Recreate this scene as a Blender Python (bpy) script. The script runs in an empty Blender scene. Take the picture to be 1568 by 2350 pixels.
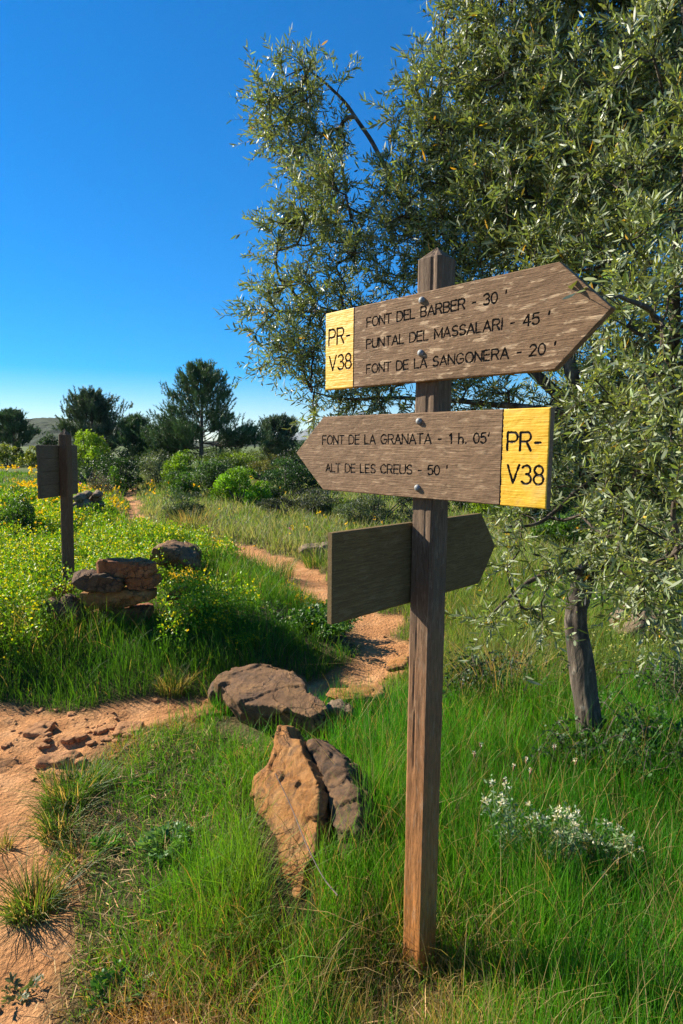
import bpy, bmesh, math, numpy as np
from mathutils import Vector, Matrix
R = math.radians
sc = bpy.context.scene
COL = sc.collection
rng = np.random.default_rng(7)

# ---------------------------------------------------------------- camera, sky, sun, exposure
CAM_H, TILT, FPX = 1.62, 0.1156, 1357.2          # eye height, downward tilt, focal length in px of a 1568 x 2350 frame
cam_d = bpy.data.cameras.new('camera'); cam = bpy.data.objects.new('camera', cam_d); COL.objects.link(cam)
cam_d.sensor_fit = 'VERTICAL'; cam_d.sensor_height = 36; cam_d.lens = 36*FPX/2350
cam_d.clip_start = 0.05; cam_d.clip_end = 9000
cam.location = (0, 0, CAM_H); cam.rotation_euler = (math.pi/2-TILT, 0, 0)
sc.camera = cam
SUN = Vector((-1.44, 0.69, 1.0)).normalized()
SUN_EL = math.asin(SUN.z); SUN_AZ = math.atan2(SUN.x, SUN.y)   # azimuth from +Y towards +X
w = bpy.data.worlds.new('World'); sc.world = w; w.use_nodes = True
nt = w.node_tree
sky = nt.nodes.new('ShaderNodeTexSky'); sky.sky_type = 'NISHITA'; sky.sun_disc = False
sky.sun_elevation = SUN_EL; sky.sun_rotation = SUN_AZ
sky.altitude = 600; sky.air_density = 1.0; sky.dust_density = 0.0; sky.ozone_density = 6.0
hs = nt.nodes.new('ShaderNodeHueSaturation'); hs.inputs['Saturation'].default_value = 1.9; hs.inputs['Hue'].default_value = .507
gm = nt.nodes.new('ShaderNodeGamma'); gm.inputs[1].default_value = .76
nt.links.new(sky.outputs[0], gm.inputs[0]); nt.links.new(gm.outputs[0], hs.inputs['Color'])
nt.links.new(hs.outputs[0], nt.nodes['Background'].inputs[0])
nt.nodes['Background'].inputs[1].default_value = 0.10
sun_d = bpy.data.lights.new('sun', 'SUN'); sun_d.energy = 5.0; sun_d.angle = R(0.5); sun_d.color = (1.0, 0.93, 0.80)
sun = bpy.data.objects.new('sun', sun_d); COL.objects.link(sun)
sun.rotation_euler = SUN.to_track_quat('Z', 'Y').to_euler(); sun.location = (-20, 10, 20)
sc.view_settings.view_transform = 'Standard'; sc.view_settings.look = 'None'
sc.view_settings.exposure = 1.3; sc.view_settings.gamma = 1
sc.cycles.max_bounces = 6; sc.cycles.diffuse_bounces = 3; sc.cycles.transmission_bounces = 4
sc.cycles.use_denoising = True

# ---------------------------------------------------------------- helpers
def ray(px, py):
    a = (np.asarray(px, float)-784)/FPX; b = (1175-np.asarray(py, float))/FPX
    c, s = math.cos(TILT), math.sin(TILT)
    return np.stack([a, c+b*s, -s+b*c], -1)
def at(px, py, Y):
    """world point seen at a measured photo position and a chosen real distance Y"""
    d = ray(px, py); Y = np.asarray(Y, float)
    return np.array([0, 0, CAM_H])+d*(Y/d[..., 1])[..., None]
def sm(a, b, x):
    t = np.clip((x-a)/(b-a), 0, 1); return t*t*(3-2*t)
def _h(ix, iy, iz, s):
    n = (ix*374761393+iy*668265263+iz*1440662683+s*974634777) & 0xffffffff
    n = ((n ^ (n >> 13))*1274126177) & 0xffffffff
    n = ((n ^ (n >> 16))*2246822519) & 0xffffffff
    return ((n ^ (n >> 15)) & 0xffffff)/8388607.5-1
def vnoise(p, s=0):
    p = np.asarray(p, float); i = np.floor(p).astype(np.int64); f = p-i; u = f*f*f*(f*(f*6-15)+10)
    r = 0
    for dx in (0, 1):
        for dy in (0, 1):
            for dz in (0, 1):
                wgt = (u[..., 0] if dx else 1-u[..., 0])*(u[..., 1] if dy else 1-u[..., 1])*(u[..., 2] if dz else 1-u[..., 2])
                r = r+wgt*_h(i[..., 0]+dx, i[..., 1]+dy, i[..., 2]+dz, s)
    return r
def fbm(p, o=4, s=0, g=.5):
    r = 0; a = 1; p = np.asarray(p, float)
    for k in range(o): r = r+a*vnoise(p*2**k, s+k*17); a *= g
    return r
def n2(x, y, f, o=3, s=0):
    return fbm(np.stack([np.asarray(x)*f, np.asarray(y)*f, np.zeros_like(np.asarray(x, float))], -1), o, s)
def unit(v): return v/(np.linalg.norm(v, axis=-1, keepdims=True)+1e-12)
def rdir(n): return unit(rng.normal(size=(n, 3)))

def mesh_np(name, V, F, mats, col=None, smooth=False, parent=None, midx=None):
    """one mesh object from arrays; F is (n,3) or (n,4)"""
    V = np.asarray(V, np.float32).reshape(-1, 3); F = np.asarray(F, np.int32)
    me = bpy.data.meshes.new(name); k = F.shape[1]
    me.vertices.add(len(V)); me.vertices.foreach_set('co', V.ravel())
    me.loops.add(F.size); me.loops.foreach_set('vertex_index', F.ravel())
    me.polygons.add(len(F)); me.polygons.foreach_set('loop_start', np.arange(0, F.size, k, dtype=np.int32))
    me.polygons.foreach_set('use_smooth', np.full(len(F), smooth, bool))
    if midx is not None: me.polygons.foreach_set('material_index', np.asarray(midx, np.int32))
    for m in (mats if isinstance(mats, (list, tuple)) else [mats]): me.materials.append(m)
    if col is not None:
        a = me.color_attributes.new('Col', 'FLOAT_COLOR', 'POINT')
        c = np.ones((len(V), 4), np.float32); c[:, :3] = col; a.data.foreach_set('color', c.ravel())
    me.update(calc_edges=True); me.validate()
    o = bpy.data.objects.new(name, me); COL.objects.link(o)
    if parent is not None: o.parent = parent
    return o
def empty(name, loc=(0, 0, 0)):
    o = bpy.data.objects.new(name, None); o.empty_display_size = .1; COL.objects.link(o); o.location = loc; return o
def tag(o, label=None, cat=None, group=None, kind=None):
    for k, v in (('label', label), ('category', cat), ('group', group), ('kind', kind)):
        if v: o[k] = v
    return o
class Acc:
    """collects vertex/triangle/colour arrays into one mesh"""
    def __init__(s): s.V = []; s.F = []; s.C = []; s.n = 0
    def add(s, V, F, C):
        V = np.asarray(V, float).reshape(-1, 3); s.V.append(V); s.F.append(np.asarray(F)+s.n)
        C = np.asarray(C, float); s.C.append(np.broadcast_to(C, (len(V), 3)) if C.ndim == 1 else C); s.n += len(V)
    def build(s, name, mat, parent=None, smooth=False):
        return mesh_np(name, np.concatenate(s.V), np.concatenate(s.F), mat, np.concatenate(s.C), smooth, parent)

def blades(P, H, W, lean, col, az=None, base=.15):
    """grass blades: P (n,3) roots, bent ribbons of 3 segments"""
    n = len(P); az = rng.uniform(0, 2*np.pi, n) if az is None else az
    d = np.stack([np.cos(az), np.sin(az), np.zeros(n)], -1); wa = rng.uniform(0, 2*np.pi, n)
    sd = np.stack([np.cos(wa), np.sin(wa), np.zeros(n)], -1)
    H = np.asarray(H)[:, None]; Wd = np.asarray(W)[:, None]*.5; L = np.asarray(lean)[:, None]
    up = np.array([0, 0, 1.])
    vs = []
    for t, ww in ((0, 1), (.38, .9), (.74, .6)):
        c = P+up*H*(t-.18*L*t*t)+d*H*L*t*t
        vs += [c-sd*Wd*ww, c+sd*Wd*ww]
    vs.append(P+up*H*(1-.22*L)+d*H*L)
    V = np.stack(vs, 1)
    f = np.array([[0, 1, 3], [0, 3, 2], [2, 3, 5], [2, 5, 4], [4, 5, 6]])
    F = (np.arange(n)[:, None, None]*7+f[None]).reshape(-1, 3)
    C = np.repeat(np.asarray(col)[:, None, :], 7, 1)
    return V.reshape(-1, 3), F, C.reshape(-1, 3)
def leaves(P, D, L, W, col, bend=.15):
    """lance-shaped leaves, folded a little along the midrib"""
    n = len(P); D = unit(D); r = rdir(n); S = unit(np.cross(D, r)); N = np.cross(S, D)
    L = np.broadcast_to(L, n)[:, None]; W = np.broadcast_to(W, n)[:, None]*.5
    b = rng.uniform(-bend, bend, n)[:, None]*L
    V = np.stack([P, P+D*L*.33+S*W*.9+N*(W*.25+b*.4), P+D*L*.33-S*W*.9+N*(W*.25+b*.4),
                  P+D*L*.7+S*W*.8+N*(W*.2+b*.8), P+D*L*.7-S*W*.8+N*(W*.2+b*.8), P+D*L+N*b], 1)
    f = np.array([[0, 1, 2], [1, 3, 4], [1, 4, 2], [3, 5, 4]])
    F = (np.arange(n)[:, None, None]*6+f[None]).reshape(-1, 3)
    return V.reshape(-1, 3), F, np.repeat(np.asarray(col)[:, None, :], 6, 1).reshape(-1, 3)
def tube(pts, rad, seg=6, jit=0, s=0):
    """tapered tube along a polyline"""
    pts = np.asarray(pts, float); n = len(pts); rad = np.broadcast_to(rad, n)
    t = np.gradient(pts, axis=0); t = unit(t)
    ref = np.array([0, 0, 1.]) if abs(t[0][2]) < .9 else np.array([1., 0, 0])
    a = unit(np.cross(t, ref)); b = np.cross(t, a)
    th = np.arange(seg)*2*np.pi/seg
    ring = a[:, None]*np.cos(th)[None, :, None]+b[:, None]*np.sin(th)[None, :, None]
    rr = rad[:, None, None]*np.ones((n, seg, 1))
    if jit: rr = rr*(1+jit*fbm(np.concatenate([ring*2.2, ], -1)+pts[:, None]*np.array([3, 3, 3]), 4, s)[..., None])
    V = (pts[:, None]+ring*rr).reshape(-1, 3); F = []
    i = np.arange(n-1)[:, None]*seg; j = np.arange(seg)[None]; k = (j+1) % seg
    F = np.concatenate([np.stack([i+j, i+k, i+seg+k], -1).reshape(-1, 3), np.stack([i+j, i+seg+k, i+seg+j], -1).reshape(-1, 3)])
    return V, F
def curve_pts(P, n):
    """smooth resample of a polyline (Catmull-Rom)"""
    P = np.asarray(P, float); Q = np.vstack([2*P[0]-P[1], P, 2*P[-1]-P[-2]]); m = len(P)-1
    u = np.linspace(0, m-1e-6, n); i = u.astype(int); t = (u-i)[:, None]
    a, b, c, d = Q[i], Q[i+1], Q[i+2], Q[i+3]
    return .5*(2*b+(c-a)*t+(2*a-5*b+4*c-d)*t*t+(3*b-a-3*c+d)*t**3)

# ---------------------------------------------------------------- materials
def newmat(name):
    m = bpy.data.materials.new(name); m.use_nodes = True; t = m.node_tree
    return m, t, t.nodes['Principled BSDF']
def nd(t, typ, ins=None, **kw):
    n = t.nodes.new(typ)
    for k, v in kw.items(): setattr(n, k, v)
    for k, v in (ins or {}).items():
        if isinstance(v, bpy.types.NodeSocket): t.links.new(v, n.inputs[k])
        else: n.inputs[k].default_value = v
    return n
def ramp(t, fac, stops, mode='LINEAR'):
    r = t.nodes.new('ShaderNodeValToRGB'); r.color_ramp.interpolation = mode
    e = r.color_ramp.elements
    while len(e) < len(stops): e.new(.5)
    for el, (p, c) in zip(e, stops):
        el.position = p; el.color = (*c, 1) if len(c) == 3 else c
    t.links.new(fac, r.inputs[0]); return r.outputs[0]
def mix(t, f, a, b, blend='MIX'):
    n = t.nodes.new('ShaderNodeMix'); n.data_type = 'RGBA'; n.blend_type = blend
    for k, v in ((0, f), (6, a), (7, b)):
        if isinstance(v, bpy.types.NodeSocket): t.links.new(v, n.inputs[k])
        else: n.inputs[k].default_value = v if k == 0 else (*v, 1)
    return n.outputs[2]
def G(v): return (v, v, v)
def coords(t, scale=(1, 1, 1), obj=True):
    tc = t.nodes.new('ShaderNodeTexCoord')
    return nd(t, 'ShaderNodeMapping', {'Vector': tc.outputs['Object'], 'Scale': scale}).outputs[0]
def noise(t, vec, scale, detail=4, rough=.55, dist=0):
    return nd(t, 'ShaderNodeTexNoise', {'Vector': vec, 'Scale': scale, 'Detail': detail, 'Roughness': rough, 'Distortion': dist}).outputs['Fac']

def foliage(name, trans=.35, rough=.5, spec=.4, back=None):
    m, t, p = newmat(name)
    a = nd(t, 'ShaderNodeVertexColor', layer_name='Col').outputs[0]
    c = a
    if back is not None:
        g = t.nodes.new('ShaderNodeNewGeometry')
        c = mix(t, g.outputs['Backfacing'], a, back)
    t.links.new(c, p.inputs['Base Color'])
    p.inputs['Roughness'].default_value = rough; p.inputs['Specular IOR Level'].default_value = spec
    if trans > 0:
        tc = mix(t, 1.0, a, (1.35, 1.3, .55), 'MULTIPLY')
        tr = nd(t, 'ShaderNodeBsdfTranslucent', {'Color': tc})
        ms = nd(t, 'ShaderNodeMixShader', {0: trans, 1: p.outputs[0], 2: tr.outputs[0]})
        t.links.new(ms.outputs[0], t.nodes['Material Output'].inputs[0])
    return m
M = {}
M['grass'] = foliage('grass_blades', .45, .55, .3)
M['leaf'] = foliage('shrub_leaves', .35, .5, .35)
M['olive'] = foliage('olive_leaves', .30, .45, .35, back=(.30, .34, .20))
M['needle'] = foliage('pine_needles', .15, .5, .3)
M['petal'] = foliage('petals', .35, .6, .2)
M['stem'] = foliage('stems', 0, .8, .2)

def bark_mat(name, c1, c2, c3, sc=1., zs=.25):
    m, t, p = newmat(name); v = coords(t, (sc, sc, sc*zs))
    n1 = noise(t, v, 28, 6, .65, .6); n2_ = noise(t, coords(t, (sc, sc, sc)), 9, 4)
    c = ramp(t, n1, [(.3, c1), (.52, c2), (.72, c3)])
    c = mix(t, ramp(t, n2_, [(.60, G(0)), (.70, G(.5))]), c, (.34, .32, .27))
    t.links.new(c, p.inputs['Base Color']); p.inputs['Roughness'].default_value = .9
    b = nd(t, 'ShaderNodeBump', {'Strength': .9, 'Distance': .012, 'Height': n1})
    t.links.new(b.outputs[0], p.inputs['Normal']); return m
M['bark'] = bark_mat('olive_bark', (.022, .016, .011), (.062, .044, .028), (.18, .135, .09))
M['pinebark'] = bark_mat('pine_bark', (.04, .03, .025), (.10, .075, .055), (.18, .15, .12), .3)

def wood_mat(name, axis, base, dark, light, flake, flake_amt, lower=None):
    """weathered timber, grain along the given local axis"""
    m, t, p = newmat(name)
    st = [1., 1., 1.]; st[axis] = .06
    v = coords(t, st); st2 = [1., 1., 1.]; st2[axis] = .22; v2 = coords(t, st2)
    g1 = noise(t, v, 240, 6, .7, .3); g2 = noise(t, v, 700, 3, .6); g3 = noise(t, coords(t), 7, 5, .6)
    fl = noise(t, v2, 80, 5, .6, .3)
    c = ramp(t, g1, [(.3, dark), (.5, base), (.72, light)])
    c = mix(t, ramp(t, g3, [(.35, G(0)), (.7, G(.55))]), c, tuple(x*.62 for x in base))
    if lower is not None:
        z = nd(t, 'ShaderNodeSeparateXYZ', {0: coords(t)}).outputs[2]
        z = nd(t, 'ShaderNodeMath', {0: z, 1: nd(t, 'ShaderNodeMath', {0: g3, 1: .7}, operation='MULTIPLY').outputs[0]}, operation='ADD').outputs[0]
        zz = nd(t, 'ShaderNodeMapRange', {0: z, 1: .45, 2: 1.5, 3: 1.0, 4: 0.0}).outputs[0]
        low = ramp(t, g1, [(.3, tuple(x*.5 for x in lower)), (.5, lower), (.72, tuple(x*1.35 for x in lower))])
        c = mix(t, zz, c, low)
    if flake_amt:
        c = mix(t, ramp(t, fl, [(.565, G(0)), (.62, G(flake_amt))]), c, flake)
    cr = ramp(t, g2, [(.33, G(1)), (.42, G(0))])
    c = mix(t, nd(t, 'ShaderNodeMath', {0: cr, 1: .55}, operation='MULTIPLY').outputs[0], c, tuple(x*.35 for x in dark))
    t.links.new(c, p.inputs['Base Color']); p.inputs['Roughness'].default_value = .85; p.inputs['Specular IOR Level'].default_value = .25
    h = nd(t, 'ShaderNodeMath', {0: g1, 1: g2}, operation='ADD').outputs[0]
    b = nd(t, 'ShaderNodeBump', {'Strength': .6, 'Distance': .002, 'Height': h})
    t.links.new(b.outputs[0], p.inputs['Normal']); return m
M['board'] = wood_mat('weathered_board', 0, (.225, .130, .066), (.118, .066, .034), (.31, .195, .105), (.56, .39, .23), .7)
M['board_fine'] = wood_mat('weathered_board_fine', 0, (.24, .142, .075), (.118, .070, .038), (.34, .22, .125), (.50, .34, .20), .4)
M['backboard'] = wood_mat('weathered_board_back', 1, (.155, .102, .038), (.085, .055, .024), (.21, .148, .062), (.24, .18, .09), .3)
M['post'] = wood_mat('weathered_post', 2, (.155, .098, .058), (.075, .046, .028), (.23, .158, .10), (.34, .24, .15), .3, lower=(.40, .155, .040))
M['oldwood'] = wood_mat('old_post_wood', 2, (.13, .078, .042), (.07, .042, .025), (.19, .12, .068), (.22, .15, .09), .25)

def yellow_mat():
    m, t, p = newmat('yellow_paint'); v = coords(t, (.09, 1, 1))
    g = noise(t, v, 230, 5, .65, .4); big = noise(t, coords(t), 9, 5, .65); g2 = noise(t, v, 420, 3)
    c = ramp(t, big, [(.3, (.76, .38, .008)), (.55, (.82, .46, .015)), (.75, (.76, .45, .08))])
    c = mix(t, ramp(t, g, [(.70, G(0)), (.78, G(.6))]), c, (.36, .20, .06))
    c = mix(t, ramp(t, noise(t, coords(t), 22, 6, .7), [(.60, G(0)), (.72, G(.5))]), c, (.42, .24, .05))
    t.links.new(c, p.inputs['Base Color']); p.inputs['Roughness'].default_value = .55
    b = nd(t, 'ShaderNodeBump', {'Strength': .35, 'Distance': .002, 'Height': g2})
    t.links.new(b.outputs[0], p.inputs['Normal']); return m
M['yellow'] = yellow_mat()
m, t, p = newmat('engraved_groove'); p.inputs['Base Color'].default_value = (.05, .034, .022, 1); p.inputs['Roughness'].default_value = .9; M['groove'] = m
m, t, p = newmat('galvanised_bolt'); nb = noise(t, coords(t), 160, 4)
t.links.new(ramp(t, nb, [(.35, (.16, .16, .155)), (.65, (.34, .34, .33))]), p.inputs['Base Color'])
p.inputs['Metallic'].default_value = .35; p.inputs['Roughness'].default_value = .7; M['bolt'] = m

def rock_mat(name, c1, c2, c3, dark, damt=.5, sc=1., lichen=.0, streak=None):
    m, t, p = newmat(name); v = coords(t, (sc, sc, sc))
    a = noise(t, v, 5, 8, .65, .5); b_ = noise(t, v, 38, 6, .7); d = noise(t, v, 11, 6, .65, .8)
    c = ramp(t, a, [(.3, c1), (.5, c2), (.7, c3)])
    c = mix(t, ramp(t, d, [(.50, G(0)), (.62, G(damt))]), c, dark)
    wv = nd(t, 'ShaderNodeVectorMath', {0: v, 1: nd(t, 'ShaderNodeVectorMath', {0: nd(t, 'ShaderNodeTexNoise', {'Vector': v, 'Scale': 6., 'Detail': 5.}).outputs['Color'], 'Scale': .22}, operation='SCALE').outputs[0]}, operation='ADD').outputs[0]
    ck = nd(t, 'ShaderNodeTexVoronoi', {'Vector': wv, 'Scale': 7.5}, feature='DISTANCE_TO_EDGE').outputs['Distance']
    ckm = nd(t, 'ShaderNodeMath', {0: ramp(t, ck, [(.0, G(1)), (.035, G(0))]), 1: ramp(t, noise(t, v, 3, 3), [(.45, G(0)), (.6, G(1))])}, operation='MULTIPLY').outputs[0]
    c = mix(t, nd(t, 'ShaderNodeMath', {0: ckm, 1: .8}, operation='MULTIPLY').outputs[0], c, tuple(x*.35 for x in dark))
    sk = None
    if streak:
        sk = noise(t, coords(t, streak), 9, 6, .7, 1.2)
        c = mix(t, ramp(t, sk, [(.30, G(.75)), (.46, G(0))]), c, dark); c = mix(t, ramp(t, sk, [(.60, G(0)), (.72, G(.5))]), c, tuple(min(1, x*1.3) for x in c3))
    c = mix(t, .45, c, ramp(t, b_, [(.3, G(.3)), (.7, G(1.0))]), 'MULTIPLY')
    if lichen: c = mix(t, ramp(t, noise(t, v, 24, 5), [(.64, G(0)), (.70, G(lichen))]), c, (.55, .50, .38))
    t.links.new(c, p.inputs['Base Color']); p.inputs['Roughness'].default_value = .9; p.inputs['Specular IOR Level'].default_value = .25
    h = nd(t, 'ShaderNodeMath', {0: b_, 1: noise(t, v, 130, 5, .7)}, operation='ADD').outputs[0]
    h = nd(t, 'ShaderNodeMath', {0: h, 1: nd(t, 'ShaderNodeMath', {0: ckm, 1: -1.2}, operation='MULTIPLY').outputs[0]}, operation='ADD').outputs[0]
    if sk is not None: h = nd(t, 'ShaderNodeMath', {0: h, 1: sk}, operation='ADD').outputs[0]
    b = nd(t, 'ShaderNodeBump', {'Strength': 1., 'Distance': .012/sc, 'Height': h})
    t.links.new(b.outputs[0], p.inputs['Normal']); return m
M['rk_brown'] = rock_mat('brown_sandstone', (.19, .10, .048), (.245, .135, .064), (.36, .19, .07), (.095, .062, .042), .55, 1.2)
M['rk_orange'] = rock_mat('orange_sandstone', (.30, .120, .032), (.42, .185, .052), (.52, .275, .105), (.17, .095, .05), .65, 1.6, 0, (3.2, .9, .9))
M['rk_dark'] = rock_mat('dark_sandstone', (.19, .10, .045), (.14, .082, .045), (.30, .16, .065), (.06, .045, .034), .75, 2.)
M['rk_red'] = rock_mat('red_sandstone', (.30, .10, .035), (.38, .145, .05), (.45, .22, .085), (.11, .06, .04), .6, 1.6)
M['rk_stack'] = rock_mat('ochre_sandstone', (.34, .135, .036), (.44, .195, .055), (.48, .25, .085), (.18, .095, .045), .45, 1.6)  # warm ochre stone of the stack, mottled evenly all over
M['rk_grey'] = rock_mat('grey_sandstone', (.205, .14, .09), (.265, .185, .115), (.33, .22, .12), (.11, .082, .06), .7, 1., .45)

# ---------------------------------------------------------------- terrain
PATH = np.array([(-1.62, .2, .78), (-1.62, 1.5, .78), (-1.87, 2.0, .76), (-2.12, 2.45, .70), (-1.98, 2.88, .68), (-1.45, 3.28, .22), (-.6, 3.60, .10), (.06, 3.85, .20), (.33, 4.45, .25), (.27, 5.15, .27), (-.17, 6.35, .40),
                 (-.82, 7.7, .36), (-1.75, 8.75, .30), (-2.9, 9.9, .16), (-3.75, 11.2, .14), (-4.9, 14, .15), (-6.5, 18, .16), (-8.0, 23, .2)])
_pc = np.concatenate([curve_pts(PATH, 140)])
def path_info(x, y):
    """signed distance to the path edge (negative on it) and which side (+1 = left bank)"""
    x = np.asarray(x, float); sh = x.shape; q = np.stack([x.ravel(), np.asarray(y, float).ravel()], -1)
    out = np.empty(len(q)); side = np.empty(len(q))
    a = _pc[:-1]; b = _pc[1:]; ab = b[:, :2]-a[:, :2]; l2 = (ab**2).sum(1)
    for s in range(0, len(q), 40000):
        c = q[s:s+40000, None]; ap = c-a[None, :, :2]
        tt = np.clip((ap*ab).sum(-1)/l2, 0, 1); dd = ap-ab*tt[..., None]
        w_ = a[:, 2]+(b[:, 2]-a[:, 2])*tt
        d = np.sqrt((dd**2).sum(-1)); k = np.argmin(d-w_, 1); r = np.arange(len(k))
        out[s:s+40000] = (d-w_)[r, k]
        side[s:s+40000] = np.where(ab[k, 0]*ap[r, k, 1]-ab[k, 1]*ap[r, k, 0] > 0, 1., -1.)
    return out.reshape(sh), side.reshape(sh)
def terrain(x, y, detail=True, pi=None):
    x = np.asarray(x, float); y = np.asarray(y, float)
    d, s = pi if pi is not None else path_info(x, y)
    left = s > 0
    near = sm(60, 14, y)
    bank = np.where(left, .24*sm(.0, .85, d)*sm(22, 9, y)+.019*np.clip(y-4.4, 0, 32)*sm(0, 7, d), .004*np.clip(y-12, 0, 40)+.04*sm(0, .4, d))*sm(2.2, 3.4, y)
    strip = np.where(~left, .01*sm(0, .35, d), 0)*sm(3.4, 2.6, y)
    z = bank+strip-.03*sm(.12, -.25, d)*near
    z = z+.05*n2(x, y, .35, 2, 3)*sm(1.5, 6, y)
    # measured stretch of slope to the right, under the olive
    z = z+.05*sm(1.0, 3.0, x)*sm(1, 3, y)
    z = z-.035*np.exp(-((x-.26)**2+(y-1.66)**2)/.12)
    if detail:
        dm = sm(.05, -.10, d)
        z = z+.012*n2(x, y, 3.2, 3, 5)+dm*(.010*n2(x, y, 11, 3, 9))
        rub = np.exp(-(((x+1.6)/.5)**2+((y-3.0)/.38)**2))*dm
        z = z+rub*.035*np.maximum(0, n2(x, y, 9, 3, 21))**1.0
    return z
def tz(x, y):
    return terrain(np.array([x], float), np.array([y], float))[0]
def ground(px, py, y0=None):
    """point where a photo ray meets the ground"""
    d = ray(px, py); ys = np.concatenate([np.linspace(1, 12, 500), np.linspace(12, 60, 500)])
    pts = np.array([0, 0, CAM_H])+d[None]*(ys/d[1])[:, None]
    h = terrain(pts[:, 0], pts[:, 1]); i = np.argmax(pts[:, 2] < h)
    return np.array([pts[i, 0], pts[i, 1], h[i]])

def build_ground():
    ys = np.concatenate([np.linspace(-30, .4, 14), np.linspace(.7, 4.5, 250), 4.5*np.exp(np.linspace(.004, math.log(14), 190)), np.array([70, 85, 110, 150, 220, 350, 600, 1200, 2500, 5000])])
    s = np.linspace(-1, 1, 331); s = np.sign(s)*(.55*np.abs(s)+.45*np.abs(s)**3)
    Y, S = np.meshgrid(ys, s, indexing='ij'); X = S*(1.6*np.abs(Y)+3.2)
    pi = path_info(X, Y); Z = terrain(X, Y, True, pi)
    Z = np.where(Y > 63, np.minimum(Z, .7), Z)
    n, m = X.shape; V = np.stack([X, Y, Z], -1).reshape(-1, 3)
    i = np.arange(n-1)[:, None]*m; j = np.arange(m-1)[None]
    F = np.stack([i+j, i+j+1, i+m+j+1, i+m+j], -1).reshape(-1, 4)
    e = pi[0]+.10*n2(X, Y, 2.3, 4, 31)*np.clip(Y/3, .5, 2)
    dm = sm(.10, -.06, e)*sm(60, 30, Y)
    C = np.stack([dm, np.clip(.5+.5*n2(X, Y, .8, 3, 4), 0, 1), sm(12, 26, Y)], -1).reshape(-1, 3)
    mt, t, p = newmat('red_earth')
    a = nd(t, 'ShaderNodeSeparateColor', {0: nd(t, 'ShaderNodeVertexColor', layer_name='Col').outputs[0]})
    v = coords(t); n1 = noise(t, v, 3.5, 8, .65); n3 = noise(t, v, 26, 6, .7); n4 = noise(t, v, 95, 4, .7)
    dirt = ramp(t, n1, [(.28, (.36, .155, .055)), (.5, (.52, .245, .095)), (.72, (.62, .335, .155))])
    dirt = mix(t, .55, dirt, ramp(t, n3, [(.3, G(.5)), (.7, G(1.15))]), 'MULTIPLY')
    dirt = mix(t, ramp(t, n4, [(.64, G(0)), (.72, G(.5))]), dirt, (.25, .11, .045))
    soil = ramp(t, n3, [(.3, (.035, .035, .012)), (.5, (.09, .075, .028)), (.7, (.19, .13, .055))])
    soil = mix(t, a.outputs[2], soil, ramp(t, noise(t, v, .35, 8, .7), [(.35, (.05, .085, .02)), (.6, (.12, .145, .035))]))
    c = mix(t, a.outputs[0], soil, dirt)
    t.links.new(c, p.inputs['Base Color']); p.inputs['Roughness'].default_value = .95; p.inputs['Specular IOR Level'].default_value = .15
    vo = nd(t, 'ShaderNodeTexVoronoi', {'Vector': v, 'Scale': 45.}, feature='F1').outputs['Distance']
    h = nd(t, 'ShaderNodeMath', {0: n3, 1: nd(t, 'ShaderNodeMath', {0: n4, 1: .4}, operation='MULTIPLY').outputs[0]}, operation='ADD').outputs[0]
    h = nd(t, 'ShaderNodeMath', {0: h, 1: nd(t, 'ShaderNodeMath', {0: vo, 1: .35}, operation='MULTIPLY').outputs[0]}, operation='ADD').outputs[0]
    b = nd(t, 'ShaderNodeBump', {'Strength': .9, 'Distance': .034, 'Height': h})
    t.links.new(b.outputs[0], p.inputs['Normal'])
    g = mesh_np('ground', V, F, mt, C, True); tag(g, 'red earth footpath and grassy soil of the hillside', 'ground', kind='structure')
build_ground()

# ---------------------------------------------------------------- distant hills
def hill(name, cx, Y, hw, h, z0, mat, seed, dep):
    n = 90; u = np.linspace(-1.25, 1.25, n); v = np.linspace(-1.25, 1.25, 60); U, Vv = np.meshgrid(u, v, indexing='ij')
    r = np.sqrt(U**2+Vv**2); hh = h*np.clip(1-r**2*.8, -.3, 1)*(1+.22*fbm(np.stack([U*2, Vv*2, U*0+seed], -1), 4, seed))+h*.05*fbm(np.stack([U*14, Vv*14, U*0+seed], -1), 3, seed)
    V = np.stack([cx+U*hw, Y+Vv*dep, z0+hh], -1).reshape(-1, 3); m = 60
    i = np.arange(n-1)[:, None]*m; j = np.arange(m-1)[None]
    o = mesh_np(name, V, np.stack([i+j, i+m+j, i+m+j+1, i+j+1], -1).reshape(-1, 4), mat, None, True)
    return o
def hill_mat(name, a, b, s):
    m, t, p = newmat(name); v = coords(t); n = noise(t, v, s, 8, .7)
    t.links.new(ramp(t, n, [(.38, a), (.62, b)]), p.inputs['Base Color']); p.inputs['Roughness'].default_value = 1
    t.links.new(nd(t, 'ShaderNodeBump', {'Strength': 1., 'Distance': .5/s, 'Height': n}).outputs[0], p.inputs['Normal']); return m
HM = hill_mat('scrub_hill', (.012, .028, .008), (.04, .058, .018), .25)
q = at(150, 1000, 260.); tag(hill('hill', q[0]+6, 260, 46, 11.5, -.5, HM, 2, 60), 'scrub covered green hill beyond the wooden post', 'hill', kind='structure')
q = at(600, 1020, 330.); tag(hill('hill', q[0], 330, 70, 2.8, .6, HM, 5, 60), 'low green rise between the pine trees', 'hill', kind='structure')
HB = hill_mat('mountain_rock', (.09, .11, .10), (.16, .17, .16), .02)
q = at(760, 975, 3500.); tag(hill('mountain', q[0]+160, 3500, 420, 185, -20, HB, 8, 500), 'far blue mountain beside the arrow tip', 'mountain', kind='structure')

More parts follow.
